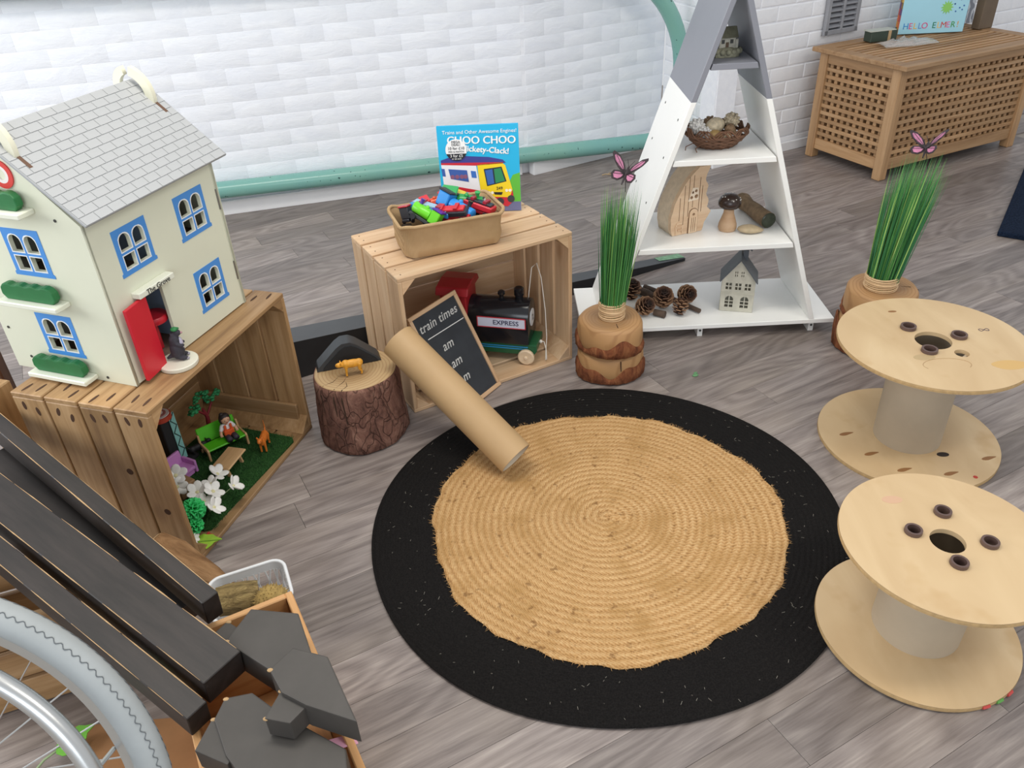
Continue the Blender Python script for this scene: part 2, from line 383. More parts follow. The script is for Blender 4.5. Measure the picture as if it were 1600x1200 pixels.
lattice(CW-.1, (.05, .018), 'x', 1)
lattice(CD-.1, (.018, .05), 'y', 1)
slab('back_panel', TEAK, ch, CW-.1, .008, z1-z0, (CW/2, CD-.02, (z0+z1)/2))
slab('end_panel', TEAK, ch, CD-.1, .008, z1-z0, (CW-.02, CD/2, (z0+z1)/2), (0, 0, PI/2))
slab('base_panel', TEAK, ch, CW-.06, CD-.06, .01, (CW/2, CD/2, .07))
lid = MB().box((CW/2, -.002, 0), (CW+.04, .075, .022)).box((CW/2, CD+.002, 0), (CW+.04, .075, .022)).box((.018, CD/2, 0), (.075, CD-.07, .022)).box((CW-.018, CD/2, 0), (.075, CD-.07, .022)).build('lid_frame', TEAK, ch, (0, 0, CH+.011), bevel=.003)
lx0, lx1, ly0, ly1 = .0555, CW-.0555, .0355, CD-.0355
nx = 22; ny = 11
for i in range(nx):
    x = lx0+(lx1-lx0)*(i+.75)/(nx+.5); slab('lid_slat', TEAK, lid, ly1-ly0, .021, .008, (x, CD/2, -.004), (0, 0, PI/2), .001)
for j in range(ny):
    y = ly0+(ly1-ly0)*(j+.75)/(ny+.5); slab('lid_slat', TEAK, lid, lx1-lx0, .02, .008, (CW/2, y, .005), (0, 0, 0), .001)

def chest_pt(u, v, z): c, s = math.cos(.441), math.sin(.441); return (1.871+u*c-v*s, 3.862+u*s+v*c, z)
LT = CH+.022
# picture box on the chest
bx = thing('book_box', 'light blue boxed book standing on the slatted chest', 'book', chest_pt(.65, .40, LT+.001), .441-.46)
SKYB = flat('pale_blue_card', '#a9dcec', .4, var=.03, vscale=5)
MB().box((0, .02, .145), (.34, .036, .285)).build('cover', SKYB, bx, bevel=.002)
patch = ['#c98a3c', '#6b4a7a', '#3f2e2a', '#d06a3a', '#8a6a3a', '#2f5a48', '#b04a4a', '#d9b25a']
for i in range(9):
    for j in range(2):
        MB().box((-.1712, .011+.018*j, .02+.03*i), (.002, .017, .029)).build('spine_patch', flat('patch_'+patch[(i*3+j*5) % 8][1:], patch[(i*3+j*5) % 8], .5), bx)
cols = ['#2e86c9', '#e0417f', '#f0b53a', '#5f8fd0', '#e0417f', None, '#1f7a4f', '#f2c46a', '#d0433a', '#e86fa4', '#4b9a4a', '#e8a23a']
for i, chx in enumerate('HELLO ELMER!'):
    if chx == ' ': continue
    text('letter', chx, .042, flat('ink_'+cols[i][1:], cols[i], .5), bx, T((-.135+i*.0245, .0015, .04)) @ UPRIGHT)
star = [((.034 if k % 2 == 0 else .02)*math.cos(2*PI*k/24), (.034 if k % 2 == 0 else .02)*math.sin(2*PI*k/24)) for k in range(24)]
plate('star_print', flat('lime_print', '#8fcf6a', .5), bx, star, [], .001, T((.06, .0015, .125)) @ UPRIGHT)
for k in range(9):
    plate('dot_print', flat('navy_print', '#3a6aa8', .5), bx, circle(.004, 8), [], .001, T((.12+.025*math.cos(k*.7), .0015, .13+.03*math.sin(k*.7)+.02*(k % 2))) @ UPRIGHT)
# green card box
gb = thing('card_box', 'small dark green box with tan strip at back of chest', 'box', chest_pt(.33, .44, LT+.001), .25)
MB().box((0, 0, .026), (.155, .06, .05)).build('body', flat('dark_green_card', '#39463c', .5, var=.1), gb, bevel=.003)
MB().box((.03, -.031, .026), (.016, .003, .05)).build('strip', flat('tan_strip', '#b99a72', .6), gb)
MB().box((-.01, 0, .053), (.15, .062, .004)).build('lid_edge', flat('pale_card', '#b9bdb2', .5), gb)
# crumpled clear bag
t = NT('clear_film'); t.set('#f4f2ee', .15); t.b.inputs['Transmission Weight'].default_value = .55; t.b.inputs['Alpha'].default_value = .45; FILM = t.m
bm_ = MB(); gx, gy = 14, 8; vs_ = []
for j in range(gy):
    for i in range(gx): vs_.append(((i/(gx-1)-.5)*.30, (j/(gy-1)-.5)*.15*(1-.5*abs(i/(gx-1)-.5)), .006+.03*rng.random()*math.sin(PI*i/(gx-1))*math.sin(PI*j/(gy-1))+.008*math.sin(PI*j/(gy-1))))
bm_.add(vs_, [(j*gx+i, j*gx+i+1, (j+1)*gx+i+1, (j+1)*gx+i) for j in range(gy-1) for i in range(gx-1)])
bag = bm_.build('plastic_bag', FILM, None, chest_pt(.36, .30, LT+.001), (0, 0, .2), smooth=180); tag(bag, 'crumpled clear plastic bag lying on the slatted chest lid', 'bag')
so = bag.modifiers.new('film', 'SOLIDIFY'); so.thickness = .0008
# marbled panel
t = NT('marbled_grey'); v = t.coord('Object'); wv = t.n('ShaderNodeTexWave'); wv.inputs['Scale'].default_value = 9; wv.inputs['Distortion'].default_value = 14; wv.inputs['Detail'].default_value = 3; t.l(v, wv.inputs['Vector'])
t.set(t.ramp(wv.outputs['Fac'], [(.55, '#8b8f9a'), (.9, '#dfe2e8')]), .4)
pn = MB().box((0, 0, .15), (.27, .012, .30)).build('marbled_panel', t.m, None, chest_pt(.92, .475, LT+.001), (rad(-5), 0, .40), bevel=.002); tag(pn, 'grey panel with white marbling propped at the back of the chest', 'panel')
bk = MB().box((0, 0, .15), (.1, .05, .30)).build('brown_box', flat('brown_card', '#6a5a48', .6, var=.15, vscale=8), None, chest_pt(.965, .34, LT+.001), (0, 0, .4), bevel=.003); tag(bk, 'dark brown upright box at the far end of the chest', 'box')
# navy mat
t = NT('navy_shag'); v = t.coord('Object'); n = t.noise(v, 130, 4, .7); t.set(t.ramp(n, [(.3, '#0e1624'), (.7, '#27354c')]), .95, spec=.1); t.bump(n, 1, .01); 
nm = MB().prism([(2.087, 3.155), (2.66, 3.965), (3.3, 3.51), (2.73, 2.70)], .0, .022).build('navy_mat', t.m, None, bevel=.006, seg=2); nm.location.z = .001; tag(nm, 'dark navy shaggy mat on the floor by the chest', 'mat')
# ------------------------------------------------------------------ A-frame shelf
sh = thing('a_frame_shelf', 'white A-frame display shelf with grey painted top section', 'shelf', (.689, 2.43, 0))
HALF, SLP, ZB, DEP = .366, .325, .06, .325
ZG = .815; TT = .0175; ZA = 1.17
def side_panel(name, m, s, za, zb):
    xo = lambda z: s*(HALF-SLP*(z-ZB)); xi = lambda z: s*(HALF-SLP*(z-ZB)-TT)
    pts = [(xo(za), za), (xi(za), za), (xi(zb), zb), (xo(zb), zb)]
    return MB().prism(pts, -DEP, 0, UPRIGHT).build(name, m, sh, bevel=.0012)
for s in (-1, 1):
    p = side_panel('side_panel', WHITE, s, ZB, ZG); g = side_panel('upper_side_panel', GREYLAM, s, ZG, ZA)
    SCR = flat('screw_dark', '#4b4a48', .5, metal=.5)
    for z in (.2, .345, .49, .635, .75):
        for y in (.06, .265):
            x = s*(HALF-SLP*(z-ZB)); M = T((x, y, z)) @ RY(s*(PI/2-math.atan(SLP)))
            MB().lathe([(.004, -.001), (.004, .0008)], 8, M).build('screw', SCR, sh)
slab('base_board', WHITE, sh, .874, DEP, .016, (0, DEP/2, ZB-.008), bev=.0012)
for z, m in ((.35, WHITE), (.64, WHITE), (.92, GREYLAM)):
    hw = HALF-SLP*(z-ZB)-TT-.001
    MB().prism([(-hw-.002, -.017), (hw+.002, -.017), (hw-.003, 0), (-hw+.003, 0)], -DEP+.002, -.002, UPRIGHT).build('shelf_board', m, sh, (0, 0, z), bevel=.001)
MB().box((0, DEP/2, ZA+.008), (.03, DEP, .016)).build('top_cap', GREYLAM, sh)
for x in (-.36, -.02, .37):
    o = MB().box((0, .16, 0), (.018, .29, .044)).build('foot_rail', WHITE, sh, (x, .01, .022), bevel=.001)
    MB().lathe([(.004, 0), (.004, .002)], 8, T((0, .0145, .002)) @ RX(PI/2)).build('screw', SCR, o)

def on_shelf(x, y, z): return (x, y, z+.0008)
# fairy house carved from a log
FW = wood('pale_carved_wood', '#c79f7c', '#e2c3a1', '#eed6ba', tone=.05, freq=14)
BARKP = flat('pale_bark_edge', '#dccab2', .8, var=.1, vscale=60, bump=.6, bscale=90)
DARKG = flat('burnt_groove', '#6b4c35', .8)
fh = thing('fairy_house', 'pale carved wooden fairy house with arched door and tiny windows', 'ornament', on_shelf(.604, 2.587, .35), rad(20))
outl = [(-.058, 0), (.056, 0), (.064, .03), (.082, .058), (.086, .066), (.07, .082), (.074, .105), (.062, .13), (.068, .155), (.056, .18), (.064, .205), (.07, .225), (.03, .225), (.006, .205), (-.018, .178), (-.038, .145), (-.056, .11), (-.066, .07), (-.066, .035)]
jag = []
for i in range(len(outl)):
    a, b = outl[i], outl[(i+1) % len(outl)]
    jag.append(a)
    if i > 0:
        for f in (.33, .66): jag.append((a[0]+(b[0]-a[0])*f+rng.uniform(-.0018, .0018), a[1]+(b[1]-a[1])*f))
wins = [circle(.0058, 10, (.006, .125)), circle(.0072, 10, (.024, .127)), circle(.0045, 8, (.010, .142)), circle(.0055, 8, (.022, .146)), circle(.005, 10, (.018, .066))]
plate('front', FW, fh, jag, wins, .016, T((0, -.032, 0)) @ UPRIGHT)
plate('log_body', BARKP, fh, [(x*.98, z) for x, z in outl], [], .075, T((0, .014, 0)) @ UPRIGHT)
for x, a, b in ((-.036, .05, .13), (-.02, .02, .17), (-.004, .06, .195), (.0, .0, .055), (.036, .0, .19), (.012, .09, .2), (.046, .07, .16)):
    MB().box((x, -.0403, (a+b)/2), (.0014, .001, b-a)).build('plank_groove', DARKG, fh)
da = arch(.002, .034, 0, .085); da2 = arch(.005, .031, .0, .081)
plate('door', FW, fh, da, [circle(.005, 10, (.018, .066))], .004, T((0, -.042, 0)) @ UPRIGHT)
plate('door_edge', DARKG, fh, [(p[0]*1.0+(.0012 if p[0] > .018 else -.0012), p[1]+.0012) for p in da], [da], .0012, T((0, -.0405, 0)) @ UPRIGHT)
for x in (.011, .018, .025): MB().box((x, -.0442, .03), (.0012, .001, .05)).build('door_groove', DARKG, fh)
plate('window_surround', flat('pale_window_wood', '#f0dfc8', .7), fh, [(-.006, .113), (.034, .116), (.030, .155), (.008, .158)], [[(q[0], q[1]) for q in wq] for wq in wins[:4]], .0015, T((0, -.0407, 0)) @ UPRIGHT)
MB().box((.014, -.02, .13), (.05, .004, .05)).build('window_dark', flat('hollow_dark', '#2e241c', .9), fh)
for (x, z, w_, h_) in ((-.036, .03, .03, .005), (-.034, .042, .022, .004), (-.03, .018, .02, .004), (-.046, .022, .004, .035), (-.022, .02, .004, .03)):
    MB().box((x, -.0415, z), (w_, .004, h_)).build('carved_fence', FW, fh, bevel=.0008)
# mushroom
ms = thing('toadstool', 'turned wooden toadstool with dark spotted cap', 'ornament', on_shelf(.757, 2.566, .35))
MB().lathe([(.0, 0), (.028, .0), (.031, .008), (.030, .022), (.024, .04), (.0175, .06), (.0165, .082), (.014, .088)], 24).build('stalk', wood('turned_wood', '#a07a58', '#b99674', '#c9aa8a', tone=.03, freq=16), ms, smooth=60)
CAPM = flat('dark_brown_gloss', '#33241f', .25)
MB().lathe([(.012, .084), (.030, .080), (.037, .087), (.0375, .098), (.033, .112), (.022, .122), (.01, .126), (0, .127)], 24).build('cap', CAPM, ms, smooth=60)
for k in range(14):
    a = k*2.4; e = .25+.9*((k*37) % 14)/14; x, y, z = .0375*math.cos(e)*math.cos(a), .0375*math.cos(e)*math.sin(a), .096+.031*math.sin(e)
    MB().ell((x, y, z), (.0022, .0022, .0022), 6, 4).build('spot', flat('white_dot', '#e9e6df', .5), ms)
# stone
st = MB(); st.ell((0, 0, .013), (.044, .026, .0135), 16, 10); me_ = st
stone = st.build('pebble', flat('pale_stone', '#b5a283', .55, var=.14, vscale=40, bump=.3, bscale=60), None, on_shelf(.826, 2.531, .35), (0, 0, -.15), smooth=180); tag(stone, 'smooth pale stone beside the wooden toadstool', 'stone')
for v_ in stone.data.vertices:
    if v_.co.x > 0: v_.co.y *= 1-.35*v_.co.x/.044; v_.co.z = v_.co.z*(1-.3*v_.co.x/.044)
stone.location.z -= .0002
# short branch with green end
br = thing('branch_piece', 'short cut branch with mossy dark end lying on shelf', 'branch'); ax = Vector((.045, -.20, 0)).normalized()
frame(br, (.872, 2.652, .35+.0285), ax, (-ax.y, ax.x, 0), (0, 0, 1))
BARKG = flat('weathered_bark', '#7c664c', .85, var=.35, vscale=38, bump=.9, bscale=50)
MB().tube([(-.1, 0, .004), (-.085, 0, .003), (-.05, .003, -.002), (0, .002, -.001), (.05, -.002, 0), (.095, 0, 0)], [.026, .030, .024, .0265, .027, .0275], 16).build('bark', BARKG, br, smooth=50)
MB().lathe([(.0268, 0), (.026, .003), (.02, .005), (0, .006)], 16, T((.094, 0, 0)) @ RY(PI/2)).build('mossy_end', flat('dark_moss_resin', '#33392a', .25, var=.3, vscale=60), br, smooth=60)
MB().lathe([(.0255, 0), (.02, .001), (0, .0015)], 16, T((-.0995, 0, .004)) @ RY(-PI/2)).build('cut_end', flat('cut_branch_end', '#a58a62', .7, var=.15), br)
# wicker basket of shells
WICK = flat('brown_wicker', '#6b4a35', .7, var=.25, vscale=60)
wb = thing('wicker_basket', 'small oval wicker basket holding shells and cones on shelf', 'basket', on_shelf(.69, 2.565, .64), .05)
prof = [(.05, .0), (.062, .008), (.074, .02), (.083, .033), (.088, .045)]
mbk = MB()
for i, (r, z) in enumerate(prof[:4]):
    for s_ in (0, 1): 
        pts = [((r+.003*s_)*1.12*math.cos(a), (r+.003*s_)*.82*math.sin(a), z+.004+.005*s_+.0015*math.sin(a*14+s_*PI)) for a in [2*PI*k/56 for k in range(56)]]
        mbk.tube(pts, .0036, 6, closed=True)
mbk.build('woven_wall', WICK, wb, smooth=180)
MB().lathe([(0, .002), (.055, .002), (.06, .006), (.055, .007), (0, .007)], 24, Matrix.Diagonal((1.12, .82, 1, 1))).build('base', WICK, wb)
rim = MB()
for ph_ in (0, PI/3, 2*PI/3):
    rim.tube([((.087+.004*math.sin(9*a+ph_))*1.12*math.cos(a), (.087+.004*math.sin(9*a+ph_))*.82*math.sin(a), .052+.012*math.cos(9*a+ph_)) for a in [2*PI*k/90 for k in range(90)]], .003, 6, closed=True)
rim.build('rim_loop', WICK, wb, smooth=180)
for a in (3.5, 3.9): MB().tube([(.075*1.12*math.cos(a), .075*.82*math.sin(a), .02), (.1*1.12*math.cos(a), .1*.82*math.sin(a), .012), (.108*1.12*math.cos(a+.1), .108*.82*math.sin(a+.1), .004)], .0015, 5).build('loose_twig', WICK, wb)
SHELLM = [flat('shell_speckled', '#cfc0a4', .6, var=.3, vscale=70, bump=.4, bscale=120), flat('shell_white', '#dfdcd8', .5, var=.12, vscale=90, bump=.6, bscale=120), flat('shell_brown', '#8b6f52', .6, var=.35, vscale=60, bump=.5, bscale=90)]
def shell(x, y, z, r, m, kind, label, rot=(0, 0, 0)):
    mb = MB()
    if kind == 'egg': mb.ell((0, 0, 0), (r*1.25, r, r*.95), 14, 10)
    elif kind == 'rough':
        mb.ell((0, 0, 0), (r, r*.95, r*.85), 10, 8)
        for k in range(40):
            a, e = k*2.4, math.asin(-1+2*(k+.5)/40); q = Vector((math.cos(e)*math.cos(a), math.cos(e)*math.sin(a), math.sin(e)))
            mb.ell(tuple(q*r*.95), (r*.22, r*.22, r*.22), 5, 4)
    else:
        for k in range(7): mb.ell((r*(.9-k*.25), 0, r*.1*math.sin(k)), (r*(.5-.05*k), r*(.85-.11*k), r*(.8-.1*k)), 10, 7)
    c, s = math.cos(.05), math.sin(.05)
    o = mb.build('seashell' if kind != 'egg' else 'speckled_egg', m, None, (.69+x*c-y*s, 2.565+x*s+y*c, .64+z), rot, smooth=180); tag(o, label, 'shell' if kind != 'egg' else 'egg')
shell(-.062, .012, .062, .024, SHELLM[1], 'rough', 'knobbly grey-white shell nearest the left rim of wicker basket')
shell(-.05, -.028, .048, .023, SHELLM[1], 'rough', 'white ridged shell lying at the front of wicker basket', (.4, .2, .3))
shell(-.004, .012, .060, .027, SHELLM[0], 'egg', 'large cream speckled egg in the middle of wicker basket', (0, -.2, .5))
shell(-.016, -.036, .044, .019, flat('ochre_shell', '#a98a56', .55, var=.2, vscale=50), 'egg', 'ochre oval pebble-like egg low in the wicker basket', (0, .2, .2))
shell(.018, -.042, .042, .014, SHELLM[0], 'rough', 'tiny speckled shell at the front of wicker basket')
shell(.046, -.026, .050, .022, SHELLM[2], 'spiral', 'brown and white spiral shell by the right side of wicker basket', (.2, -.3, 2.3))
shell(.052, .022, .072, .023, SHELLM[0], 'rough', 'cream barnacled shell standing highest in wicker basket', (.3, .4, 0))
shell(-.01, .044, .062, .02, SHELLM[2], 'rough', 'small brown shell at the back of wicker basket')
# stone cottage
GST = flat('grey_cast_stone', '#85836f', .8, var=.35, vscale=60, bump=.9, bscale=80)
ct = thing('cottage_figurine', 'small grey cast-stone cottage ornament on the top shelf', 'ornament', on_shelf(.682, 2.535, .92), .1)
MB().lathe([(0, 0), (.05, 0), (.052, .008), (.045, .02), (.03, .026), (0, .028)], 16, Matrix.Diagonal((.95, .7, 1, 1)), lambda a, z: 1+.07*math.sin(5*a+z*90)).build('rocky_base', GST, ct, smooth=40)
MB().box((0, 0, .038), (.05, .036, .034)).box((.026, 0, .034), (.018, .03, .026)).build('walls', flat('pale_cast_stone', '#b3b0a3', .8, var=.25, vscale=50, bump=.5, bscale=70), ct, bevel=.002)
MB().prism([(-.024, .052), (.024, .052), (.0, .082)], -.031, .031, RZ(PI/2) @ UPRIGHT).build('roof', flat('mossy_roof', '#6b6a58', .85, var=.3, vscale=50, bump=.7, bscale=60), ct, bevel=.002)
MB().box((-.016, .004, .08), (.012, .012, .022)).build('chimney', GST, ct, bevel=.001)
for x in (-.014, .012): MB().box((x, -.0185, .042), (.009, .002, .011)).build('window', flat('small_dark_window', '#3f403d', .5), ct)
MB().box((-.001, -.0185, .031), (.009, .002, .018)).build('door', flat('small_brown_door', '#5d4a38', .6), ct)
for k in range(9):
    a = PI+k*PI/8.; MB().ell((.045*math.cos(a), .033*math.sin(a), .014), (.009, .008, .009), 7, 5).build('boulder', GST, ct, smooth=180)
# metal house lantern
MWH = flat('worn_cream_metal', '#c6c3b4', .5, var=.12, vscale=30); MGR = flat('dark_grey_metal_roof', '#5d6269', .45, var=.1, vscale=20)
ln = thing('house_lantern', 'cream metal house lantern with grey pitched roof and cut windows', 'lantern', on_shelf(.815, 2.553, .06), rad(-16))
LW, LD, LH, LG = .112, .085, .12, .195
def win(x0, x1, z0, z1): 
    xm = (x0+x1)/2; zm = (z0+z1)/2; g = .0018
    return [[(a, c), (b, c), (b, d), (a, d)] for a, b in ((x0, xm-g), (xm+g, x1)) for c, d in ((z0, zm-g), (zm+g, z1))]
def awin(x0, x1, z0, z1):
    xm = (x0+x1)/2; g = .0016; hs_ = []
    zs = [z0, z0+(z1-z0)*.3, z0+(z1-z0)*.6]
    for a, b in ((x0, xm-g), (xm+g, x1)):
        for c in zs[:2]: hs_.append([(a, c), (b, c), (b, c+.0105), (a, c+.0105)])
    r = (x1-x0)/2
    hs_.append([(x0, zs[2]), (xm-g, zs[2]), (xm-g, z1)]+[(xm+r*math.cos(t_), z1-r+r*math.sin(t_)) for t_ in (PI*.62, PI*.75, PI*.9)])
    hs_.append([(x1, zs[2]), (xm+g, zs[2]), (xm+g, z1)]+[(xm+r*math.cos(t_), z1-r+r*math.sin(t_)) for t_ in (PI*.38, PI*.25, PI*.1)])
    return hs_
fo = [(-LW/2, 0), (LW/2, 0), (LW/2, LH), (0, LG), (-LW/2, LH)]
hh = awin(-.04, -.012, .016, .06)+awin(.012, .04, .016, .06)+win(-.042, -.022, .085, .11)+win(-.010, .010, .085, .11)+win(.022, .042, .085, .11)+win(-.015, -.006, .135, .155)+win(.006, .015, .135, .155)
plate('front_wall', MWH, ln, fo, hh, .002, T((0, -LD/2, 0)) @ UPRIGHT)
plate('back_wall', MWH, ln, fo, [], .002, T((0, LD/2, 0)) @ UPRIGHT)
for s in (-1, 1):
    plate('side_wall', MWH, ln, [(-LD/2, 0), (LD/2, 0), (LD/2, LH), (-LD/2, LH)], win(-.025, -.005, .02, .055)+win(.005, .025, .02, .055), .002, T((s*LW/2, 0, 0)) @ RZ(s*PI/2) @ UPRIGHT)
    L_ = math.hypot(LW/2+.008, LG-LH+.010); an = math.atan2(LG-LH, LW/2)
    MB().box((0, 0, 0), (L_, LD+.016, .003)).build('roof_panel', MGR, ln, (s*(LW/2+.006)/2, 0, (LG+LH)/2+.0005), (0, s*an, 0))
MB().box((0, 0, .001), (LW, LD, .002)).build('floor_plate', MWH, ln)
MB().box((0, -LD/2-.0015, .071), (LW+.002, .003, .003)).build('band', MWH, ln)
MB().box((.014, .01, .195), (.018, .018, .04)).build('chimney', MGR, ln, bevel=.001)
MB().tube([(.014, .01, .215), (.024, .004, .222), (.034, .0, .216)], .003, 6).build('handle_hook', MGR, ln)
# pine cones and sticks
t = NT('pine_cone_brown'); tc = t.n('ShaderNodeTexCoord'); mp = t.n('ShaderNodeMapping'); mp.inputs['Scale'].default_value = (1, 1, 0); t.l(tc.outputs['Object'], mp.inputs[0])
le = t.n('ShaderNodeVectorMath', operation='LENGTH'); t.l(mp.outputs[0], le.inputs[0]); t.set(t.ramp(le.outputs['Value'], [(.008, '#2b1a12'), (.022, '#5f3f2e'), (.031, '#a88263')]), .75); CONE = t.m

def cone_mesh(L=.076, R_=.037, n=46):
    mb = MB(); mb.ell((0, 0, L*.48), (R_*.34, R_*.34, L*.46), 10, 8)
    for k in range(n):
        f = (k+.5)/n; a = k*2.39996; z = L*(.04+.9*f); pr_ = R_*(math.sin(PI*min(1, .12+.86*f)))**.7*(.85 if f > .8 else 1); lft = .15+1.0*f
        d = Vector((math.cos(a)*math.cos(lft), math.sin(a)*math.cos(lft), math.sin(lft))); sd = Vector((-math.sin(a), math.cos(a), 0)); b = Vector((0, 0, z))+Vector((math.cos(a), math.sin(a), 0))*pr_*.22
        wd = R_*.30; ln_ = pr_*.80; nn_ = d.cross(sd)
        p = [b-sd*wd*.5, b+sd*wd*.5, b+d*ln_+sd*wd, b+d*(ln_*1.15), b+d*ln_-sd*wd]
        q = [x+nn_*.0026 for x in p]
        mb.add(p+q, [(0, 1, 2, 3, 4), (9, 8, 7, 6, 5), (0, 5, 6, 1), (1, 6, 7, 2), (2, 7, 8, 3), (3, 8, 9, 4), (4, 9, 5, 0)])
    return mb.mesh('pine_cone')
cm_ = cone_mesh(); cm_.materials.append(CONE)
for (x, y, rot, sc, lab) in ((.448, 2.655, (.2, .15, 0), 1.0, 'brown pine cone standing at the back beside the green grass'), (.468, 2.545, (rad(50), 0, .5), .95, 'brown pine cone leaning on the grass log side of the pile'), (.558, 2.592, (rad(30), .2, -.4), 1.05, 'largest brown pine cone in the middle of the pile'), (.637, 2.635, (rad(70), 0, .3), .95, 'round pine cone showing its base behind the stick'), (.597, 2.50, (rad(-20), .3, 0), .82, 'small opened pine cone at the front of the shelf base')):
    o = link('pine_cone', cm_, None, None, (x, y, .066), rot); o.scale = (sc,)*3; tag(o, lab, 'pine cone', 'pine cones on the white shelf base')
    lowest = min((o.rotation_euler.to_matrix() @ (v.co*sc)).z for v in cm_.vertices); o.location.z = .061-lowest
TWIG = flat('twig_bark', '#55453a', .85, var=.3, vscale=40, bump=.7, bscale=60)
for (pts, r, lab) in (([(.515, 2.72), (.56, 2.665), (.625, 2.575), (.676, 2.51)], .0095, 'thin brown stick lying among the pine cones'), ([(.475, 2.70), (.515, 2.655), (.535, 2.62)], .014, 'thick short bark stick behind the pine cones'), ([(.515, 2.515), (.55, 2.492)], .012, 'stub of dark stick at the front of the pine cones')):
    o = MB().tube([(p[0], p[1], .0612+r) for p in pts], [r, r*1.1, r*.95, r*.9][:len(pts)], 10).build('stick', TWIG, None, smooth=50); tag(o, lab, 'stick')

# ------------------------------------------------------------------ log stands with grass
t = NT('cut_cedar'); v = t.coord('Object'); sx = t.n('ShaderNodeVectorMath', operation='LENGTH'); mp = t.n('ShaderNodeMapping'); mp.inputs['Scale'].default_value = (1, 1, 0); t.l(v, mp.inputs[0])
ds = t.n('ShaderNodeTexNoise'); ds.inputs['Scale'].default_value = 9; t.l(mp.outputs[0], ds.inputs['Vector'])
ad = t.n('ShaderNodeVectorMath', operation='MULTIPLY_ADD'); t.l(ds.outputs['Color'], ad.inputs[0]); ad.inputs[1].default_value = (.02, .02, 0); t.l(mp.outputs[0], ad.inputs[2]); t.l(ad.outputs[0], sx.inputs[0])
mu = t.n('ShaderNodeMath', operation='MULTIPLY'); t.l(sx.outputs['Value'], mu.inputs[0]); mu.inputs[1].default_value = 620; sn = t.n('ShaderNodeMath', operation='SINE'); t.l(mu.outputs[0], sn.inputs[0])
core = t.ramp(sx.outputs['Value'], [(.055, '#957450'), (.085, '#b0875a')]); t.set(t.mix(core, '#8a5f38', t.ramp(sn.outputs[0], [(.3, (0, 0, 0, 1)), (1, (.45, .45, .45, 1))])), .6); t.bump(sn.outputs[0], .12, .001); CEDAR = t.m
t = NT('red_brown_bark'); v = t.coord('Object', (1, 1, .4)); n = t.noise(v, 38, 5, .65, .5); t.set(t.ramp(n, [(.3, '#4f2c1e'), (.5, '#7d4a30'), (.7, '#9b6844')]), .85, spec=.2); t.bump(n, 1, .01); RBARK = t.m
CRACK = flat('crack_dark', '#3a2718', .9)
def log_slice(parent, r, z0, z1, seed, barkfrac=.55, r2=None):
    rr = random.Random(seed); ph = [rr.uniform(0, 6) for _ in range(5)]
    wob = lambda a, z: 1+.025*math.sin(2*a+ph[0])+.02*math.sin(3*a+ph[1])+.012*math.sin(5*a+ph[2])
    h = z1-z0
    MB().lathe([(0, z0), (r*.90, z0), (r*.97, z0+.006), (r*.985, z0+h*.5), (r*.96, z1-.012), (r*.9, z1-.003), (r*.8, z1), (0, z1)], 48, None, wob).build('cut_wood', CEDAR, parent, smooth=50)
    n = 64; vs = []; fs = []
    for k in range(n):
        a = 2*PI*k/n; top = z0+h*(barkfrac+.16*math.sin(3*a+ph[3])+.1*math.sin(7*a+ph[4])); 
        for (q, zz) in ((.93, z0+.001), (1.02+.012*math.sin(23*a+seed), z0+.006), (1.035+.014*math.sin(17*a), z0+(top-z0)*.5), (1.02+.01*math.sin(29*a), top-.006), (.985, top)):
            w_ = r*q*wob(a, zz); vs.append((w_*math.cos(a), w_*math.sin(a), zz))
    for k in range(n):
        for i in range(4): a_, b_2 = k*5+i, ((k+1) % n)*5+i; fs.append((a_, b_2, b_2+1, a_+1))
    MB().add(vs, fs).build('bark', RBARK, parent, smooth=60)
    a = -1.35; MB().tube([(r*.45*math.cos(a), r*.45*math.sin(a), z1-.0006), (r*.7*math.cos(a-.06), r*.7*math.sin(a-.06), z1-.0006), (r*.93*math.cos(a), r*.93*math.sin(a), z1-.012), (r*.985*math.cos(a), r*.985*math.sin(a), z0+h*.55)], [.0008, .002, .0022, .0012], 5).build('crack', CRACK, parent)
lg = thing('log_stand', 'double stacked bark-edged log stand beside the pine crate', 'log', (.327, 2.272, 0))
log_slice(lg, .108, .0, .098, 3, .5); log_slice(lg, .108, .099, .2, 5, .42)
lg2 = thing('log_stand', 'tall bark-edged log stand behind the wooden cable spool', 'log', (1.226, 2.343, 0), 1.2)
log_slice(lg2, .121, .0, .12, 11, .75); log_slice(lg2, .117, .121, .222, 13, .3)
BL_ = [flat('grass_mid', '#56994f', .5, var=.15, vscale=3), flat('grass_dark', '#35764a', .5, var=.15, vscale=3), flat('grass_lime', '#a3c96c', .5, var=.1, vscale=3)]
RAFF = wood('raffia_cord', '#b08b62', '#cfae84', '#dfc39c', tone=.02, freq=60)
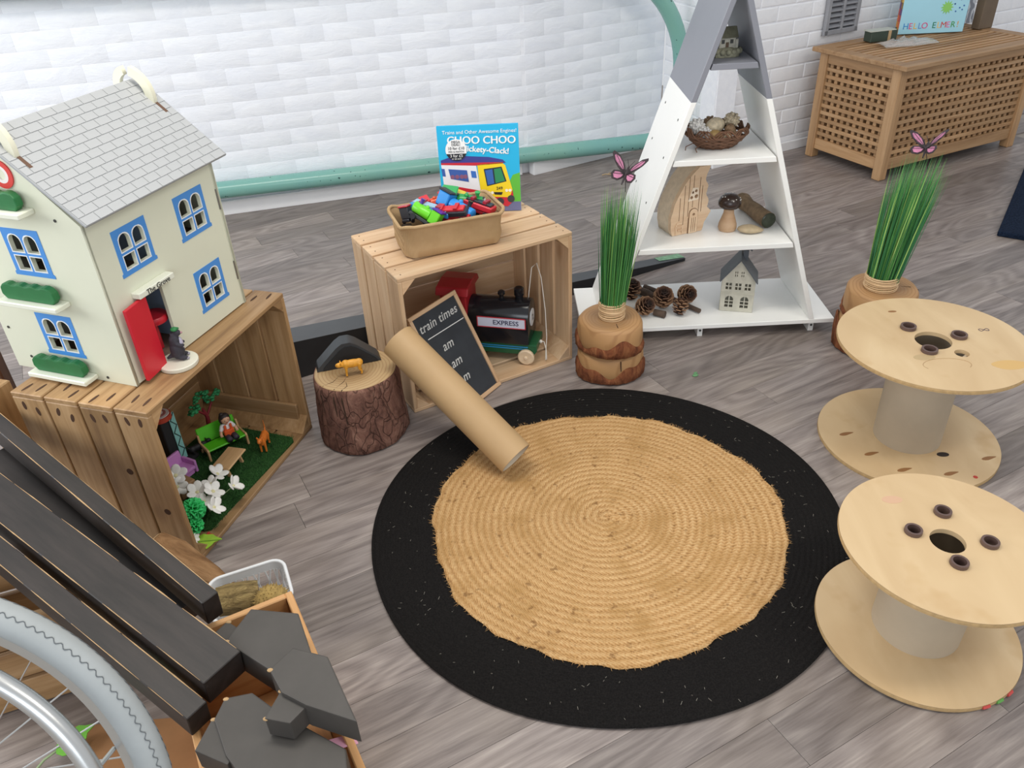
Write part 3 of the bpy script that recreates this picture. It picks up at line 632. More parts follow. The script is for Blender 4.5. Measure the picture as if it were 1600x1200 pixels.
def grass(loc, lean, hmax, r0, rtop, n, label, seed, zb):
    rr = random.Random(seed); g = thing('grass_bundle', label, 'artificial grass', loc)
    parts = [MB(), MB(), MB()]
    for k in range(n):
        a = rr.uniform(0, 2*PI); q = r0*math.sqrt(rr.random()); h = hmax*rr.uniform(.66, 1.0); sp = rr.uniform(.7, 1.25)
        b = Vector((q*math.cos(a), q*math.sin(a), .004)); tp = Vector((q*sp*rtop/r0*math.cos(a)+lean[0]*h+rr.uniform(-.008, .008), q*sp*rtop/r0*math.sin(a)+lean[1]*h+rr.uniform(-.008, .008), h))
        mdp = b.lerp(tp, .55)+Vector((lean[0], lean[1], 0))*(-.02); wd = rr.uniform(.0011, .0019); sa = rr.uniform(0, PI); s = Vector((math.cos(sa), math.sin(sa), 0))*wd
        m = parts[0 if rr.random() < .5 else (1 if rr.random() < .7 else 2)]
        nn_ = Vector((-s.y, s.x, 0))*.5
        m.add([b-s, b+s, b+nn_, mdp-s, mdp+s, mdp+nn_, tp], [(0, 1, 4, 3), (1, 2, 5, 4), (2, 0, 3, 5), (3, 4, 6), (4, 5, 6), (5, 3, 6)])
    for i, m in enumerate(parts): tag(m.build('blades', BL_[i], g), kind='stuff')
    cords = 9
    for i in range(cords):
        z = .004+i*zb/cords; rr_ = r0+.002+.001*math.sin(i*2)
        MB().tube([((rr_)*math.cos(a), (rr_)*math.sin(a), z+.002*math.sin(a+i)+lean[2]*math.cos(a)*z) for a in [2*PI*k/28 for k in range(28)]], zb/cords*.56, 6, closed=True).build('cord_wrap', RAFF, g, smooth=180)
    MB().lathe([(r0*.97, .0), (r0*.97, zb)], 24, caps=False).build('cord_core', RAFF, g)
    return g
grass((.33, 2.272, .2005), (.045, -.03, 0), .44, .0375, .058, 520, 'artificial green grass bundle on the double stacked log', 1, .056)
grass((1.212, 2.337, .2225), (.118, .03, 0), .44, .048, .072, 600, 'artificial green grass bundle leaning on log behind the spool', 2, .045)
WING = flat('pink_wing', '#b3718f', .5, var=.3, vscale=90); WBLK = flat('black_wing_edge', '#2e2226', .5)
def butterfly(loc, rot, label, sc=1):
    b = thing('butterfly', label, 'butterfly', loc, rot=rot, group='butterfly decorations on the grass'); b.scale = (sc,)*3
    fw_ = [(0, .004), (.012, .022), (.028, .034), (.042, .036), (.044, .03), (.036, .018), (.022, .006), (.006, -.001)]
    hw_ = [(0, .0), (.014, .002), (.027, -.004), (.03, -.014), (.024, -.024), (.012, -.022), (.003, -.012)]
    for s, an in ((1, -.55), (-1, .45)):
        for nm_, sh_ in (('forewing', fw_), ('hindwing', hw_)):
            M = RY(an) @ Matrix.Diagonal((s, 1, 1, 1)); cx = sum(p[0] for p in sh_)/len(sh_); cy = sum(p[1] for p in sh_)/len(sh_)
            wg = plate(nm_, WBLK, b, sh_, [], .0008, M)
            plate('wing_patch', WING, wg, [(cx+(p[0]-cx)*.66, cy+(p[1]-cy)*.66) for p in sh_], [], .0018, M)
            for k in (1, 3, 5):
                p = sh_[k]; MB().tube([(0, 0, .001), (p[0]*.85, p[1]*.85, .001)], .0007, 4, M=M).build('wing_vein', WBLK, wg); MB().tube([(0, 0, -.001), (p[0]*.85, p[1]*.85, -.001)], .0007, 4, M=M).build('wing_vein', WBLK, wg)
    MB().tube([(0, .02, 0), (0, .014, 0), (0, .0, -.001), (0, -.024, -.002)], [.0015, .003, .0034, .0015], 8).build('body', WBLK, b, smooth=60)
    for s in (-1, 1): MB().tube([(0, .018, 0), (s*.005, .028, .003), (s*.008, .034, .004)], .0005, 4).build('antenna', WBLK, b)
    MB().tube([(0, 0, -.003), (0, -.002, -.06)], .0008, 5).build('wire', WBLK, b)
butterfly((.357, 2.262, .668), (rad(35), rad(10), rad(-25)), 'pink and black butterfly perched on the grass beside the A-frame shelf', 1.4)
butterfly((1.262, 2.352, .668), (rad(30), rad(-8), rad(-40)), 'pink and black butterfly perched on the grass near the cable spools', 1.4)
lf = MB().ell((0, 0, .002), (.012, .008, .002), 8, 5).ell((.008, .009, .003), (.008, .005, .002), 8, 5).build('leaf_scrap', flat('scrap_green', '#5f8f62', .7), None, (.6, 2.205, .0005), (0, 0, .5)); tag(lf, 'tiny green leaf scrap on the floor before the shelf', 'leaf')
hr = MB().tube([(-.03, 0, .004), (-.01, .008, .006), (.015, .004, .004), (.03, .012, .006)], .003, 6).tube([(.0, .004, .004), (.01, .02, .007), (.02, .03, .004)], .0025, 6).build('raffia_scrap', flat('raffia_tan', '#b59b78', .8), None, (.56, 4.15, .0005)); tag(hr, 'tangled tan raffia scrap on the floor near the skirting', 'scrap')

# ------------------------------------------------------------------ cable spools
t = NT('birch_ply'); v = t.coord('Object', (1, .35, 1)); n = t.noise(v, 9, 4, .5, .8); st_ = t.noise(t.coord('Object'), 7, 3, .6)
c = t.ramp(n, [(.3, '#bfa27a'), (.6, '#caaf87'), (.8, '#d2b993')]); c = t.mix(c, '#b08a58', t.ramp(st_, [(.6, (0, 0, 0, 1)), (.78, (.55, .55, .55, 1))])); t.set(c, .5); t.bump(n, .06); PLY = t.m
EDGE = flat('ply_edge', '#b99a6c', .7, var=.15, vscale=90)
CARD = flat('grey_cardboard', '#b3a48e', .75, var=.05, vscale=10, bump=.08, bscale=150)
BUSH = flat('brown_plastic_bush', '#5b4741', .4)
INK = flat('ink_dark', '#4b4050', .7)
def spool(loc, rz, r, h, hub, hole, bush, label, empty=None, bs=1.15):
    s = thing('cable_spool', label, 'spool', loc, rz)
    tk = .011
    holes = [circle(hole, 32)]+[circle(.0135*bs, 20, p) for p in bush+([empty] if empty else [])]
    tp = plate('top_disc', PLY, s, circle(r, 96), holes, tk, T((0, 0, h-tk/2)))
    bt = plate('bottom_disc', PLY, s, circle(r, 96), [circle(hole, 32)], tk, T((0, 0, tk/2)))
    MB().lathe([(r+.0004, h-tk+.0008), (r+.0008, h-tk/2), (r+.0004, h-.0008)], 96, caps=False).build('ply_edge', EDGE, tp); MB().lathe([(r+.0004, .0008), (r+.0008, tk/2), (r+.0004, tk-.0008)], 96, caps=False).build('ply_edge', EDGE, bt)
    mb = MB(); n = 56; vs = [((q)*math.cos(2*PI*k/n), (q)*math.sin(2*PI*k/n), z) for (q, z) in ((hub, tk), (hub, h-tk), (hub-.006, h-tk), (hub-.006, tk)) for k in range(n)]
    mb.add(vs, [(i*n+k, i*n+(k+1) % n, ((i+1) % 4)*n+(k+1) % n, ((i+1) % 4)*n+k) for i in range(4) for k in range(n)]); mb.build('hub', CARD, s, smooth=40)
    for p in bush:
        n = 20; prof = [(.0132*bs, h-tk-.004), (.0132*bs, h), (.0155*bs, h+.001), (.015*bs, h+.009), (.011*bs, h+.009), (.011*bs, h-tk-.004)]
        mb = MB(); vs = [(p[0]+q*math.cos(2*PI*k/n), p[1]+q*math.sin(2*PI*k/n), z) for (q, z) in prof for k in range(n)]
        mb.add(vs, [(i*n+k, i*n+(k+1) % n, ((i+1) % 6)*n+(k+1) % n, ((i+1) % 6)*n+k) for i in range(6) for k in range(n)]); mb.build('bush', BUSH, s, smooth=40)
    return s, tp, bt
KNOT = flat('ply_knot', '#8b6138', .6)
s1, tp1, bt1 = spool((1.124, 1.826, 0), 0, .241, .326, .0895, .046, [(-.037, .069), (.074, .012), (-.035, -.053)], 'wooden cable spool with stained top missing one of its plugs', (.042, -.07), 1.35)
for k, (x, y) in enumerate(((-.165, .02), (-.13, -.075), (-.07, -.15), (.045, -.175), (.175, -.12))):
    plate('knot', KNOT, bt1, [(x+.016*math.cos(a)+.006*math.cos(a)**3, y+.0065*math.sin(a)*(1-.4*math.cos(a))+.004*math.cos(a)) for a in [2*PI*i/16 for i in range(16)]], [], .0006, T((0, 0, .0112)))
plate('red_spot', flat('red_paint_spot', '#b0392c', .6), bt1, circle(.006, 12, (.1, -.195)), [], .0006, T((0, 0, .0112)))
plate('hole_mark', flat('hole_dark', '#2b211b', .9), bt1, [(.06+.017*math.cos(a), -.095+.010*math.sin(a)) for a in [2*PI*i/16 for i in range(16)]], [], .0006, T((0, 0, .0112)))
MB().tube([(.155+.013*math.cos(a)*1, .04+.006*math.sin(2*a), .3263) for a in [2*PI*i/24 for i in range(24)]], .0009, 4, closed=True).build('ink_mark', INK, tp1)
MB().tube([(-.02+.06*math.cos(a), -.12+.03*math.sin(a), .3262) for a in [i*.2-.6 for i in range(22)]], .0005, 4).build('pencil_mark', flat('pencil_line', '#9a7a52', .8), tp1)
plate('stain', flat('amber_stain', '#c9a468', .55), tp1, [(.13+.042*math.cos(a)*(1+.1*math.sin(3*a)), -.135+.022*math.sin(a)) for a in [2*PI*i/24 for i in range(24)]], [], .0003, T((0, 0, .3261)))
plate('stain', flat('grey_smudge', '#b39b74', .6), tp1, [(-.06+.028*math.cos(a), -.08+.014*math.sin(a)) for a in [2*PI*i/20 for i in range(20)]], [], .0003, T((0, 0, .3261)))
plate('knot', KNOT, tp1, [(-.04+.012*math.cos(a), .165+.005*math.sin(a)) for a in [2*PI*i/14 for i in range(14)]], [], .0005, T((0, 0, .3261)))
s2, tp2, bt2 = spool((.851, 1.158, .0062), 0, .207, .264, .0895, .034, [(-.058, .028), (.026, .079), (.078, -.012), (-.008, -.062)], 'clean wooden cable spool with four brown plugs resting on the rug edge')
s2.rotation_euler = (.0129, .0206, 0)
for k, (a, cc) in enumerate(((-1.35, '#c04a45'), (-1.18, '#5f9a4a'), (-1.02, '#c04a45'))):
    MB().tube([(.2078*math.cos(a+j*.02), .2078*math.sin(a+j*.02), .006) for j in range(5)], .0042, 5).build('paint_smear', flat('smear_'+cc[1:], cc, .6), bt2)
plate('stain', flat('pink_smudge', '#c8a284', .6), tp2, [(-.06+.022*math.cos(a), .125+.012*math.sin(a)) for a in [2*PI*i/18 for i in range(18)]], [], .0003, T((0, 0, .2641)))

# ------------------------------------------------------------------ round jute rug
t = NT('braided_jute'); tc = t.n('ShaderNodeTexCoord'); sp = t.n('ShaderNodeSeparateXYZ'); t.l(tc.outputs['Object'], sp.inputs[0])
ln_ = t.n('ShaderNodeVectorMath', operation='LENGTH'); mp = t.n('ShaderNodeMapping'); mp.inputs['Scale'].default_value = (1, 1, 0); t.l(tc.outputs['Object'], mp.inputs[0]); t.l(mp.outputs[0], ln_.inputs[0]); r_ = ln_.outputs['Value']
at_ = t.n('ShaderNodeMath', operation='ARCTAN2'); t.l(sp.outputs['Y'], at_.inputs[0]); t.l(sp.outputs['X'], at_.inputs[1])
def mth(op, a, b=None, c=None):
    m = t.n('ShaderNodeMath', operation=op)
    for i, x in enumerate((a, b, c)):
        if x is None: continue
        if isinstance(x, bpy.types.NodeSocket): t.l(x, m.inputs[i])
        else: m.inputs[i].default_value = x
    return m.outputs[0]
RW_ = .0185
wobn = t.noise(tc.outputs['Object'], 5, 3, .6)
ringf = mth('DIVIDE', mth('ADD', mth('ADD', r_, mth('MULTIPLY', wobn, .02)), mth('MULTIPLY', at_.outputs[0], RW_/(2*PI))), RW_)
fr = mth('FRACT', ringf); tri = mth('ABSOLUTE', mth('SUBTRACT', fr, .5)); 
arc = mth('DIVIDE', mth('MULTIPLY', at_.outputs[0], r_), .011)
plait = mth('SINE', mth('MULTIPLY', mth('ADD', arc, mth('MULTIPLY', tri, 1.3)), 2*PI))
nz = t.noise(tc.outputs['Object'], 160, 3, .65); nz2 = t.noise(tc.outputs['Object'], 11, 3, .55)
hgt = mth('ADD', mth('MULTIPLY', plait, .09), mth('ADD', mth('MULTIPLY', nz, .75), mth('MULTIPLY', mth('SUBTRACT', .5, tri), .5)))
c = t.ramp(hgt, [(.12, '#7a5832'), (.42, '#b68c5b'), (.74, '#d0ad7d')]); c = t.mix(c, '#a8814f', t.ramp(nz2, [(.48, (0, 0, 0, 1)), (.7, (.75, .75, .75, 1))]))
fk = t.noise(tc.outputs['Object'], 48, 2, .5); c = t.mix(c, '#7a5632', t.ramp(fk, [(.64, (0, 0, 0, 1)), (.74, (.7, .7, .7, 1))]))
t.set(c, .9, spec=.15); t.bump(hgt, 1, .004); JUTE = t.m
t = NT('black_cotton_border'); tc = t.n('ShaderNodeTexCoord'); ln_ = t.n('ShaderNodeVectorMath', operation='LENGTH'); t.l(tc.outputs['Object'], ln_.inputs[0])
w_ = t.n('ShaderNodeMath', operation='SINE'); m_ = t.n('ShaderNodeMath', operation='MULTIPLY'); t.l(ln_.outputs['Value'], m_.inputs[0]); m_.inputs[1].default_value = 480; t.l(m_.outputs[0], w_.inputs[0])
nz = t.noise(tc.outputs['Object'], 300, 3, .7); li = t.noise(tc.outputs['Object'], 95, 2, .5)
c = t.ramp(nz, [(.3, '#100f0f'), (.7, '#211f1e')]); c = t.mix(c, '#7d776c', t.ramp(li, [(.755, (0, 0, 0, 1)), (.80, (.6, .6, .6, 1))])); t.set(c, .95, spec=.1)
ad = t.n('ShaderNodeMath', operation='MULTIPLY_ADD'); t.l(nz, ad.inputs[0]); ad.inputs[1].default_value = 1.2; t.l(w_.outputs[0], ad.inputs[2]); t.bump(ad.outputs[0], .35, .003); RBLK = t.m
rg = thing('round_rug', 'round braided jute rug with wide black border', 'rug', (.225, 1.549, .0008))
mb = MB(); n = 160; rings = 14; vs = []; fs = []
rj = lambda a: .452+.006*math.sin(3*a+1)+.005*math.sin(7*a)+.003*math.sin(19*a)+.002*math.sin(41*a)
ro = lambda a: .6+.004*math.sin(2*a+.5)+.003*math.sin(5*a)
pr_ = [(0, .0), (0, .006)]
for i in range(rings+1): 
    f = i/rings; pr_.append((f, .0085))
for k in range(n):
    a = 2*PI*k/n; inn, out = rj(a)-.006, ro(a)
    for i in range(rings+3):
        f = min(1, i/rings); z = (.003 if i == 0 else .009) if i <= rings else (.005 if i == rings+1 else 0)
        rr_ = inn+(out-inn)*f+(.003 if i == rings+1 else 0); vs.append((rr_*math.cos(a), rr_*math.sin(a), z-(.002 if i == rings else 0)))
m_ = rings+3
fs = [(k*m_+i, k*m_+i+1, ((k+1) % n)*m_+i+1, ((k+1) % n)*m_+i) for k in range(n) for i in range(m_-1)]
mb.add(vs, fs).build('black_border', RBLK, rg, smooth=60)
mb = MB(); n = 220; vs = [(.006, -.004, .0125)]; nr = 24*6
for i in range(1, nr+1):
    f = i/nr
    for k in range(n):
        a = 2*PI*k/n; R_ = rj(a)*f
        hump = math.sqrt(abs(math.sin(PI*(R_+a*RW_/(2*PI))/RW_)))
        z = .0105+.0022*hump*(.6+.5*math.sin(2*a+R_*25))+.001*math.sin(5*a+R_*30) if i < nr else .0085
        vs.append((R_*math.cos(a)+.006*(1-f), R_*math.sin(a)-.004*(1-f), z))
fs = [(0, 1+k, 1+(k+1) % n) for k in range(n)]+[(1+(i-1)*n+k, 1+i*n+k, 1+i*n+(k+1) % n, 1+(i-1)*n+(k+1) % n) for i in range(1, nr) for k in range(n)]
mb.add(vs, fs).build('jute_centre', JUTE, rg, smooth=180)
fz = MB()
for k in range(900):
    a = rng.uniform(0, 2*PI); R_ = rj(a)+rng.uniform(-.006, .002); p = Vector((R_*math.cos(a), R_*math.sin(a), .011)); d = Vector((math.cos(a)+rng.uniform(-1, 1), math.sin(a)+rng.uniform(-1, 1), rng.uniform(.0, .5)))*.006
    s = Vector((-d.y, d.x, 0)).normalized()*.0007; fz.add([p-s, p+s, p+d], [(0, 1, 2)])
tag(fz.build('jute_fringe', JUTE, rg), kind='stuff')
lt = MB()
for k in range(160):
    a = rng.uniform(0, 2*PI); R_ = rng.uniform(.47, .59); p = Vector((R_*math.cos(a), R_*math.sin(a), .0103)); an = rng.uniform(0, PI); L_ = rng.uniform(.001, .005); d = Vector((math.cos(an), math.sin(an), 0))*L_
    s = Vector((-d.y, d.x, 0)).normalized()*.00035; lt.add([p-d-s, p-d+s, p+d+s, p+d-s], [(0, 1, 2, 3)])
tag(lt.build('lint', flat('pale_lint', '#8d887e', .9), rg), kind='stuff')

# ------------------------------------------------------------------ cardboard tube
KRAFT = flat('kraft_card', '#b4946a', .55, var=.04, vscale=8, bump=.05, bscale=200)
lo = Vector((.0, 1.748, .061)); hi = Vector((-.319, 2.010, .304)); ax = (hi-lo).normalized(); sd = ax.cross(Vector((0, 0, 1))).normalized(); 
tb = thing('cardboard_tube', 'wide brown cardboard tube leaning from crate onto the rug', 'tube'); frame(tb, lo, sd, sd.cross(ax)*-1, ax)
Lt = (hi-lo).length; n = 64
mb = MB(); prof = [(.0535, 0), (.0535, Lt), (.0505, Lt), (.0505, 0)]
vs = [(q*math.cos(2*PI*k/n), q*math.sin(2*PI*k/n), z) for (q, z) in prof for k in range(n)]
mb.add(vs, [(i*n+k, i*n+(k+1) % n, ((i+1) % 4)*n+(k+1) % n, ((i+1) % 4)*n+k) for i in range(4) for k in range(n)]); mb.build('tube_wall', KRAFT, tb, smooth=40)
mb = MB(); prof = [(.0503, .0005), (.0503, Lt-.0005)]; vs = [(q*math.cos(2*PI*k/n), q*math.sin(2*PI*k/n), z) for (q, z) in prof for k in range(n)]
mb.add(vs, [(k, n+k, n+(k+1) % n, (k+1) % n) for k in range(n)]); mb.build('inner_lining', flat('pale_lining', '#c9bba6', .7), tb, smooth=60)
# ------------------------------------------------------------------ wooden crates
MARK = flat('nail_stain', '#4a2f1c', .8)
def crate(label, loc, rz, m, w=.588, d=.378, h=.464, gap=.013, marks=False, seed=1):
    rr = random.Random(seed); c = thing('wooden_crate', label, 'crate', loc, rz); t_ = .013
    n = 4; sw = (d-(n-1)*gap)/n
    for i in range(n):
        y = sw/2+i*(sw+gap); ww = sw
        top = slab('top_slat', m, c, w, ww, t_, (w/2, y, h-t_/2), bev=.002); slab('bottom_slat', m, c, w, ww, t_, (w/2, y, t_/2), bev=.002)
        e0 = slab('end_slat', m, c, h-2*t_, ww, t_, (t_/2, y, h/2), (0, -PI/2, 0), .002); slab('end_slat', m, c, h-2*t_, ww, t_, (w-t_/2, y, h/2), (0, -PI/2, 0), .002)
        if marks:
            for xe in (.035, w-.035):
                for k in range(2):
                    plate('nail_mark', MARK, c, [(.017*math.cos(a), .0035*math.sin(a)) for a in [2*PI*q/12 for q in range(12)]], [], .0008, T((xe+rr.uniform(-.014, .014), y+(k-.5)*.035, h+.0002)) @ RZ(rr.uniform(-.12, .12)))
            for k in range(2):
                plate('nail_mark', MARK, c, [(.012*math.cos(a), .005*math.sin(a)) for a in [2*PI*q/12 for q in range(12)]], [], .0008, T((-.0002, y+(k-.5)*.035, h-.04+rr.uniform(-.014, .01))) @ RY(PI/2) @ RZ(rr.uniform(-.3, .3)))
            plate('knot_mark', MARK, c, circle(.009, 12), [], .0008, T((-.0002, y+rr.uniform(-.03, .03), rr.uniform(.12, .3))) @ RY(PI/2))
        else:
            for xe in (.02, w-.02): 
                for k in (-1, 1): MB().lathe([(.0022, 0), (.0022, .0006)], 6).build('nail', MARK, c, (xe, y+k*.02, h))
    gap = .004; hb = (h-2*t_-3*gap)/4
    for i in range(4): slab('back_slat', m, c, w-2*t_, hb, t_, (w/2, d-t_/2, t_+hb/2+i*(hb+gap)), (PI/2, 0, 0), .002)
    q = .042
    for (x, z, sx, sz) in ((t_, h-t_, 1, -1), (w-t_, h-t_, -1, -1), (t_, t_, 1, 1), (w-t_, t_, -1, 1)):
        MB().prism([(x, z), (x+sx*q, z), (x, z+sz*q)], -(d-t_-.001), -.001, UPRIGHT).build('corner_block', m, c, bevel=.001)
    return c
cr1 = crate('pale pine crate on its side holding the toy train', (-.309, 2.074, 0), .486, PINE, seed=3)
cr2 = crate('aged brown crate on its side under the dolls house', (-.805, 1.469, 0), 1.253, OLDCRATE, gap=.006, marks=True, seed=5)
def c1(u, v, z): c, s = math.cos(.486), math.sin(.486); return (-.309+u*c-v*s, 2.074+u*s+v*c, z)
def c2(u, v, z): c, s = math.cos(1.253), math.sin(1.253); return (-.805+u*c-v*s, 1.469+u*s+v*c, z)
slab('inner_cleat', OLDCRATE, cr2, .33, .07, .012, (.588-.0195, .19, .06), (PI/2, 0, PI/2), .002)

# ------------------------------------------------------------------ hessian basket with toy engines
t = NT('hessian'); v = t.coord('Object'); 
wx = t.n('ShaderNodeTexWave', bands_direction='X'); wz = t.n('ShaderNodeTexWave', bands_direction='Z')
for w_ in (wx, wz): w_.inputs['Scale'].default_value = 150; w_.inputs['Distortion'].default_value = 1.5; t.l(v, w_.inputs['Vector'])
mm = t.n('ShaderNodeMath', operation='ADD'); t.l(wx.outputs['Fac'], mm.inputs[0]); t.l(wz.outputs['Fac'], mm.inputs[1]); nn = t.noise(v, 12, 3)
c = t.ramp(mm.outputs[0], [(.3, '#a58560'), (1.0, '#c9ab83')]); c = t.mix(c, '#a98b63', t.ramp(nn, [(.45, (0, 0, 0, 1)), (.7, (.5, .5, .5, 1))])); t.set(c, .9, spec=.1); t.bump(mm.outputs[0], .4, .002); HESS = t.m
bs = thing('hessian_basket', 'soft hessian fabric basket full of toy trains on the crate', 'basket', (-.172, 2.318, .4645), rad(19))
def rrect(a, b, r, n=5):
    pts = []
    for (cx, cy, a0) in ((a-r, b-r, 0), (-a+r, b-r, PI/2), (-a+r, -b+r, PI), (a-r, -b+r, 1.5*PI)):
        for k in range(n+1): t_ = a0+PI/2*k/n; pts.append((cx+r*math.cos(t_), cy+r*math.sin(t_)))
    return pts
levels = [(.135, .072, .0), (.148, .083, .004), (.152, .087, .03), (.151, .088, .06), (.156, .094, .09), (.161, .1, .104)]
vs = []; fs = []; n_ = 0
for (a, b, z) in levels: 
    pts = rrect(a, b, .035); n_ = len(pts)
    for k, p in enumerate(pts): s_ = 1+.012*math.sin(k*1.7+z*60); vs.append((p[0]*s_, p[1]*s_, z+.004*math.sin(k*.9)*(z > .05)))
inner = [(a-.004, b-.004, max(z, .005)) for (a, b, z) in levels[::-1]]
for (a, b, z) in inner:
    for k, p in enumerate(rrect(a, b, .033)): s_ = 1+.012*math.sin(k*1.7+z*60); vs.append((p[0]*s_, p[1]*s_, z+.004*math.sin(k*.9)*(z > .05)))
m_ = len(levels)*2
fs = [(i*n_+k, i*n_+(k+1) % n_, (i+1)*n_+(k+1) % n_, (i+1)*n_+k) for i in range(m_-1) for k in range(n_)]+[tuple(range(n_-1, -1, -1)), tuple((m_-1)*n_+k for k in range(n_))]
MB().add(vs, fs).build('fabric_body', HESS, bs, smooth=60)
MB().tube([(p[0]*1.0, p[1]*1.0, .104+.004*math.sin(k*.9)) for k, p in enumerate(rrect(.159, .098, .035))], .0055, 8, closed=True).build('rolled_hem', HESS, bs, smooth=180)
def col(h): return flat('toy_'+h[1:], h, .3)
BLK = flat('toy_black', '#26262b', .3)
def engine(x, y, z, rot, body, cab, wheel, label, disc=None, L=.085, style='engine', sc=1):
    cs, sn = math.cos(rad(19)), math.sin(rad(19))
    e = thing('toy_engine' if style == 'engine' else 'toy_wagon', label, 'toy train', (-.172+x*cs-y*sn, 2.318+x*sn+y*cs, .4645+z), rot=rot); e.scale = (sc,)*3
    MB().box((0, 0, .012), (L, .026, .009)).build('chassis', col(wheel), e, bevel=.002)
    if style == 'engine':
        MB().lathe([(0, -.001), (.0135, 0), (.0145, .003), (.0145, L*.58), (.0125, L*.6), (0, L*.6)], 16, T((-L*.12, 0, .031)) @ RY(PI/2)).build('boiler', col(body), e, smooth=50)
        MB().box((-L*.30, 0, .034), (L*.3, .032, .034)).build('cab', col(body), e, bevel=.002)
        MB().box((-L*.30, 0, .0535), (L*.36, .036, .005)).build('cab_roof', col(cab), e, bevel=.002)
        MB().lathe([(.005, 0), (.0045, .008), (.0065, .014), (0, .014)], 12, T((L*.32, 0, .044))).build('funnel', col(cab), e, smooth=50)
        MB().ell((L*.08, 0, .045), (.006, .006, .006), 10, 6).build('dome', col(body), e, smooth=180)
        if disc: MB().lathe([(.0118, 0), (.0118, .002), (0, .003)], 18, T((L*.475, 0, .031)) @ RY(PI/2)).build('front_disc', col(disc), e, smooth=40); MB().lathe([(.0145, 0), (.0145, .004), (.0118, .0045)], 18, T((L*.44, 0, .031)) @ RY(PI/2)).build('smokebox_ring', BLK, e)
    else:
        MB().box((0, 0, .024), (L*.92, .03, .014)).build('wagon_tub', col(body), e, bevel=.002)
        MB().box((0, 0, .033), (L*.8, .02, .006)).build('load', col(cab), e, bevel=.001)
        for s in (-1, 1): MB().box((s*L*.2, 0, .038), (L*.1, .024, .006)).build('load_strap', col(wheel), e)
    for sx in (-1, 1):
        for sy in (-1, 1): MB().lathe([(.0075, -.0025), (.0085, 0), (.0075, .0025), (0, .003)], 14, T((sx*L*.3, sy*.0165, .0088)) @ RX(-sy*PI/2)).build('wheel', BLK, e, smooth=40)
    return e
# lower layer rests on the basket bottom, the visible ones lie on it
for (x, y, rz, b, k, w_, lab) in ((-.09, .03, .2, '#8a2f35', '#26262b', '#33333a', 'dark red toy engine under the pile by the left end'), (-.09, -.035, -.3, '#2e5a9a', '#26262b', '#33333a', 'dark blue toy engine under the pile at left front'), (.0, .03, .1, '#34713f', '#26262b', '#33333a', 'dark green toy engine under the middle of the pile'), (.01, -.035, -.1, '#5a5a62', '#26262b', '#33333a', 'grey toy engine under the front of the pile'), (.1, .02, 1.4, '#7a3a2a', '#26262b', '#33333a', 'brown toy engine under the pile at the right end')):
    engine(x, y, .006, (0, 0, rz), b, k, w_, lab)
engine(.012, -.012, 0.078, (rad(-22), rad(14), rad(-40)), '#2f8fdd', '#2a2c31', '#d2323a', 'bright blue toy engine with black roof on top of pile', L=.105, sc=1.3)
engine(.06, .03, 0.076, (rad(10), rad(8), rad(-8)), '#2d9a4c', '#34a555', '#2f2f33', 'green toy engine with white round front on top of pile', disc='#e8e8ec', L=.105, sc=1.3)
engine(-.085, -.032, 0.084, (rad(25), rad(-24), rad(150)), '#6ed32c', '#54309a', '#3a3c40', 'lime green and purple toy engine at front of pile', L=.085, sc=1.15)
engine(-.045, .01, 0.082, (rad(0), rad(8), rad(-28)), '#3d86c6', '#9fc3d8', '#b23b42', 'long blue toy wagon with pale rails on pile', L=.12, style='wagon', sc=1.2)
engine(.012, -.034, 0.082, (rad(15), rad(-8), rad(-20)), '#33333a', '#d3303a', '#c22a34', 'black toy wagon with red edge at basket front', L=.1, style='wagon', sc=1.2)
engine(.095, -.02, 0.078, (rad(-6), rad(10), rad(-30)), '#cf2f3a', '#2c2c30', '#a8242e', 'red toy wagon near the right basket rim', L=.085, style='wagon', sc=1.25)
engine(-.018, .058, 0.082, (rad(12), rad(-10), rad(20)), '#e2572c', '#d2303a', '#26262b', 'orange and red toy engine at back of pile', L=.08)
engine(-.095, .03, 0.072, (rad(-15), rad(5), rad(60)), '#3a3b41', '#b5323a', '#33333a', 'dark grey toy engine at left end of pile', L=.075)
engine(.03, .062, 0.088, (rad(0), rad(-18), rad(165)), '#2a2a2e', '#e3c52e', '#35353a', 'black toy engine with yellow roof before the book', L=.08)

# ------------------------------------------------------------------ picture book
BBLUE = flat('cover_cyan', '#22b3e3', .3); PAPER = flat('book_paper', '#eceae4', .7)
bkk = thing('picture_book', 'cyan train picture book with round price sticker standing on crate', 'book')
bo = Vector((.060, 2.545, .4655)); bd = Vector((-.258, .012, 0)).normalized(); tilt = rad(4); bup = Vector((0, math.sin(tilt), math.cos(tilt))); bxv = -bd; byv = bup.cross(bxv)
frame(bkk, bo+bd*.258, bxv, byv, bup)   # x to the right across the cover, z up, -y faces the camera
BW, BH_ = .258, .278
MB().box((BW/2, -.001, BH_/2), (BW, .002, BH_)).build('front_cover', BBLUE, bkk)
MB().box((BW/2, .004, BH_/2), (BW-.004, .008, BH_-.004)).build('pages', PAPER, bkk)
MB().box((BW/2, .009, BH_/2), (BW, .002, BH_)).build('back_cover', BBLUE, bkk)
def pc(name, pts, h, lay, holes=[]):
    return plate(name, flat('print_'+h[1:], h, .35), bkk, pts, holes, .0004, T((0, -.0023-.0004*lay, 0)) @ UPRIGHT)
pc('print_grass', [(.17, .0), (BW, .0), (BW, .125), (.235, .118)], '#5fb83c', 0)
pc('print_track', [(.14, .0), (BW, .0), (BW, .03), (.16, .03)], '#6a6f96', 1)
pc('print_roof', [(.006, .172), (.05, .186), (.16, .178), (.205, .168), (.214, .158), (.12, .155), (.006, .160)], '#3d3f8e', 1)
pc('print_side', [(.006, .162), (.118, .156), (.13, .055), (.01, .085)], '#e9e9f0', 1)
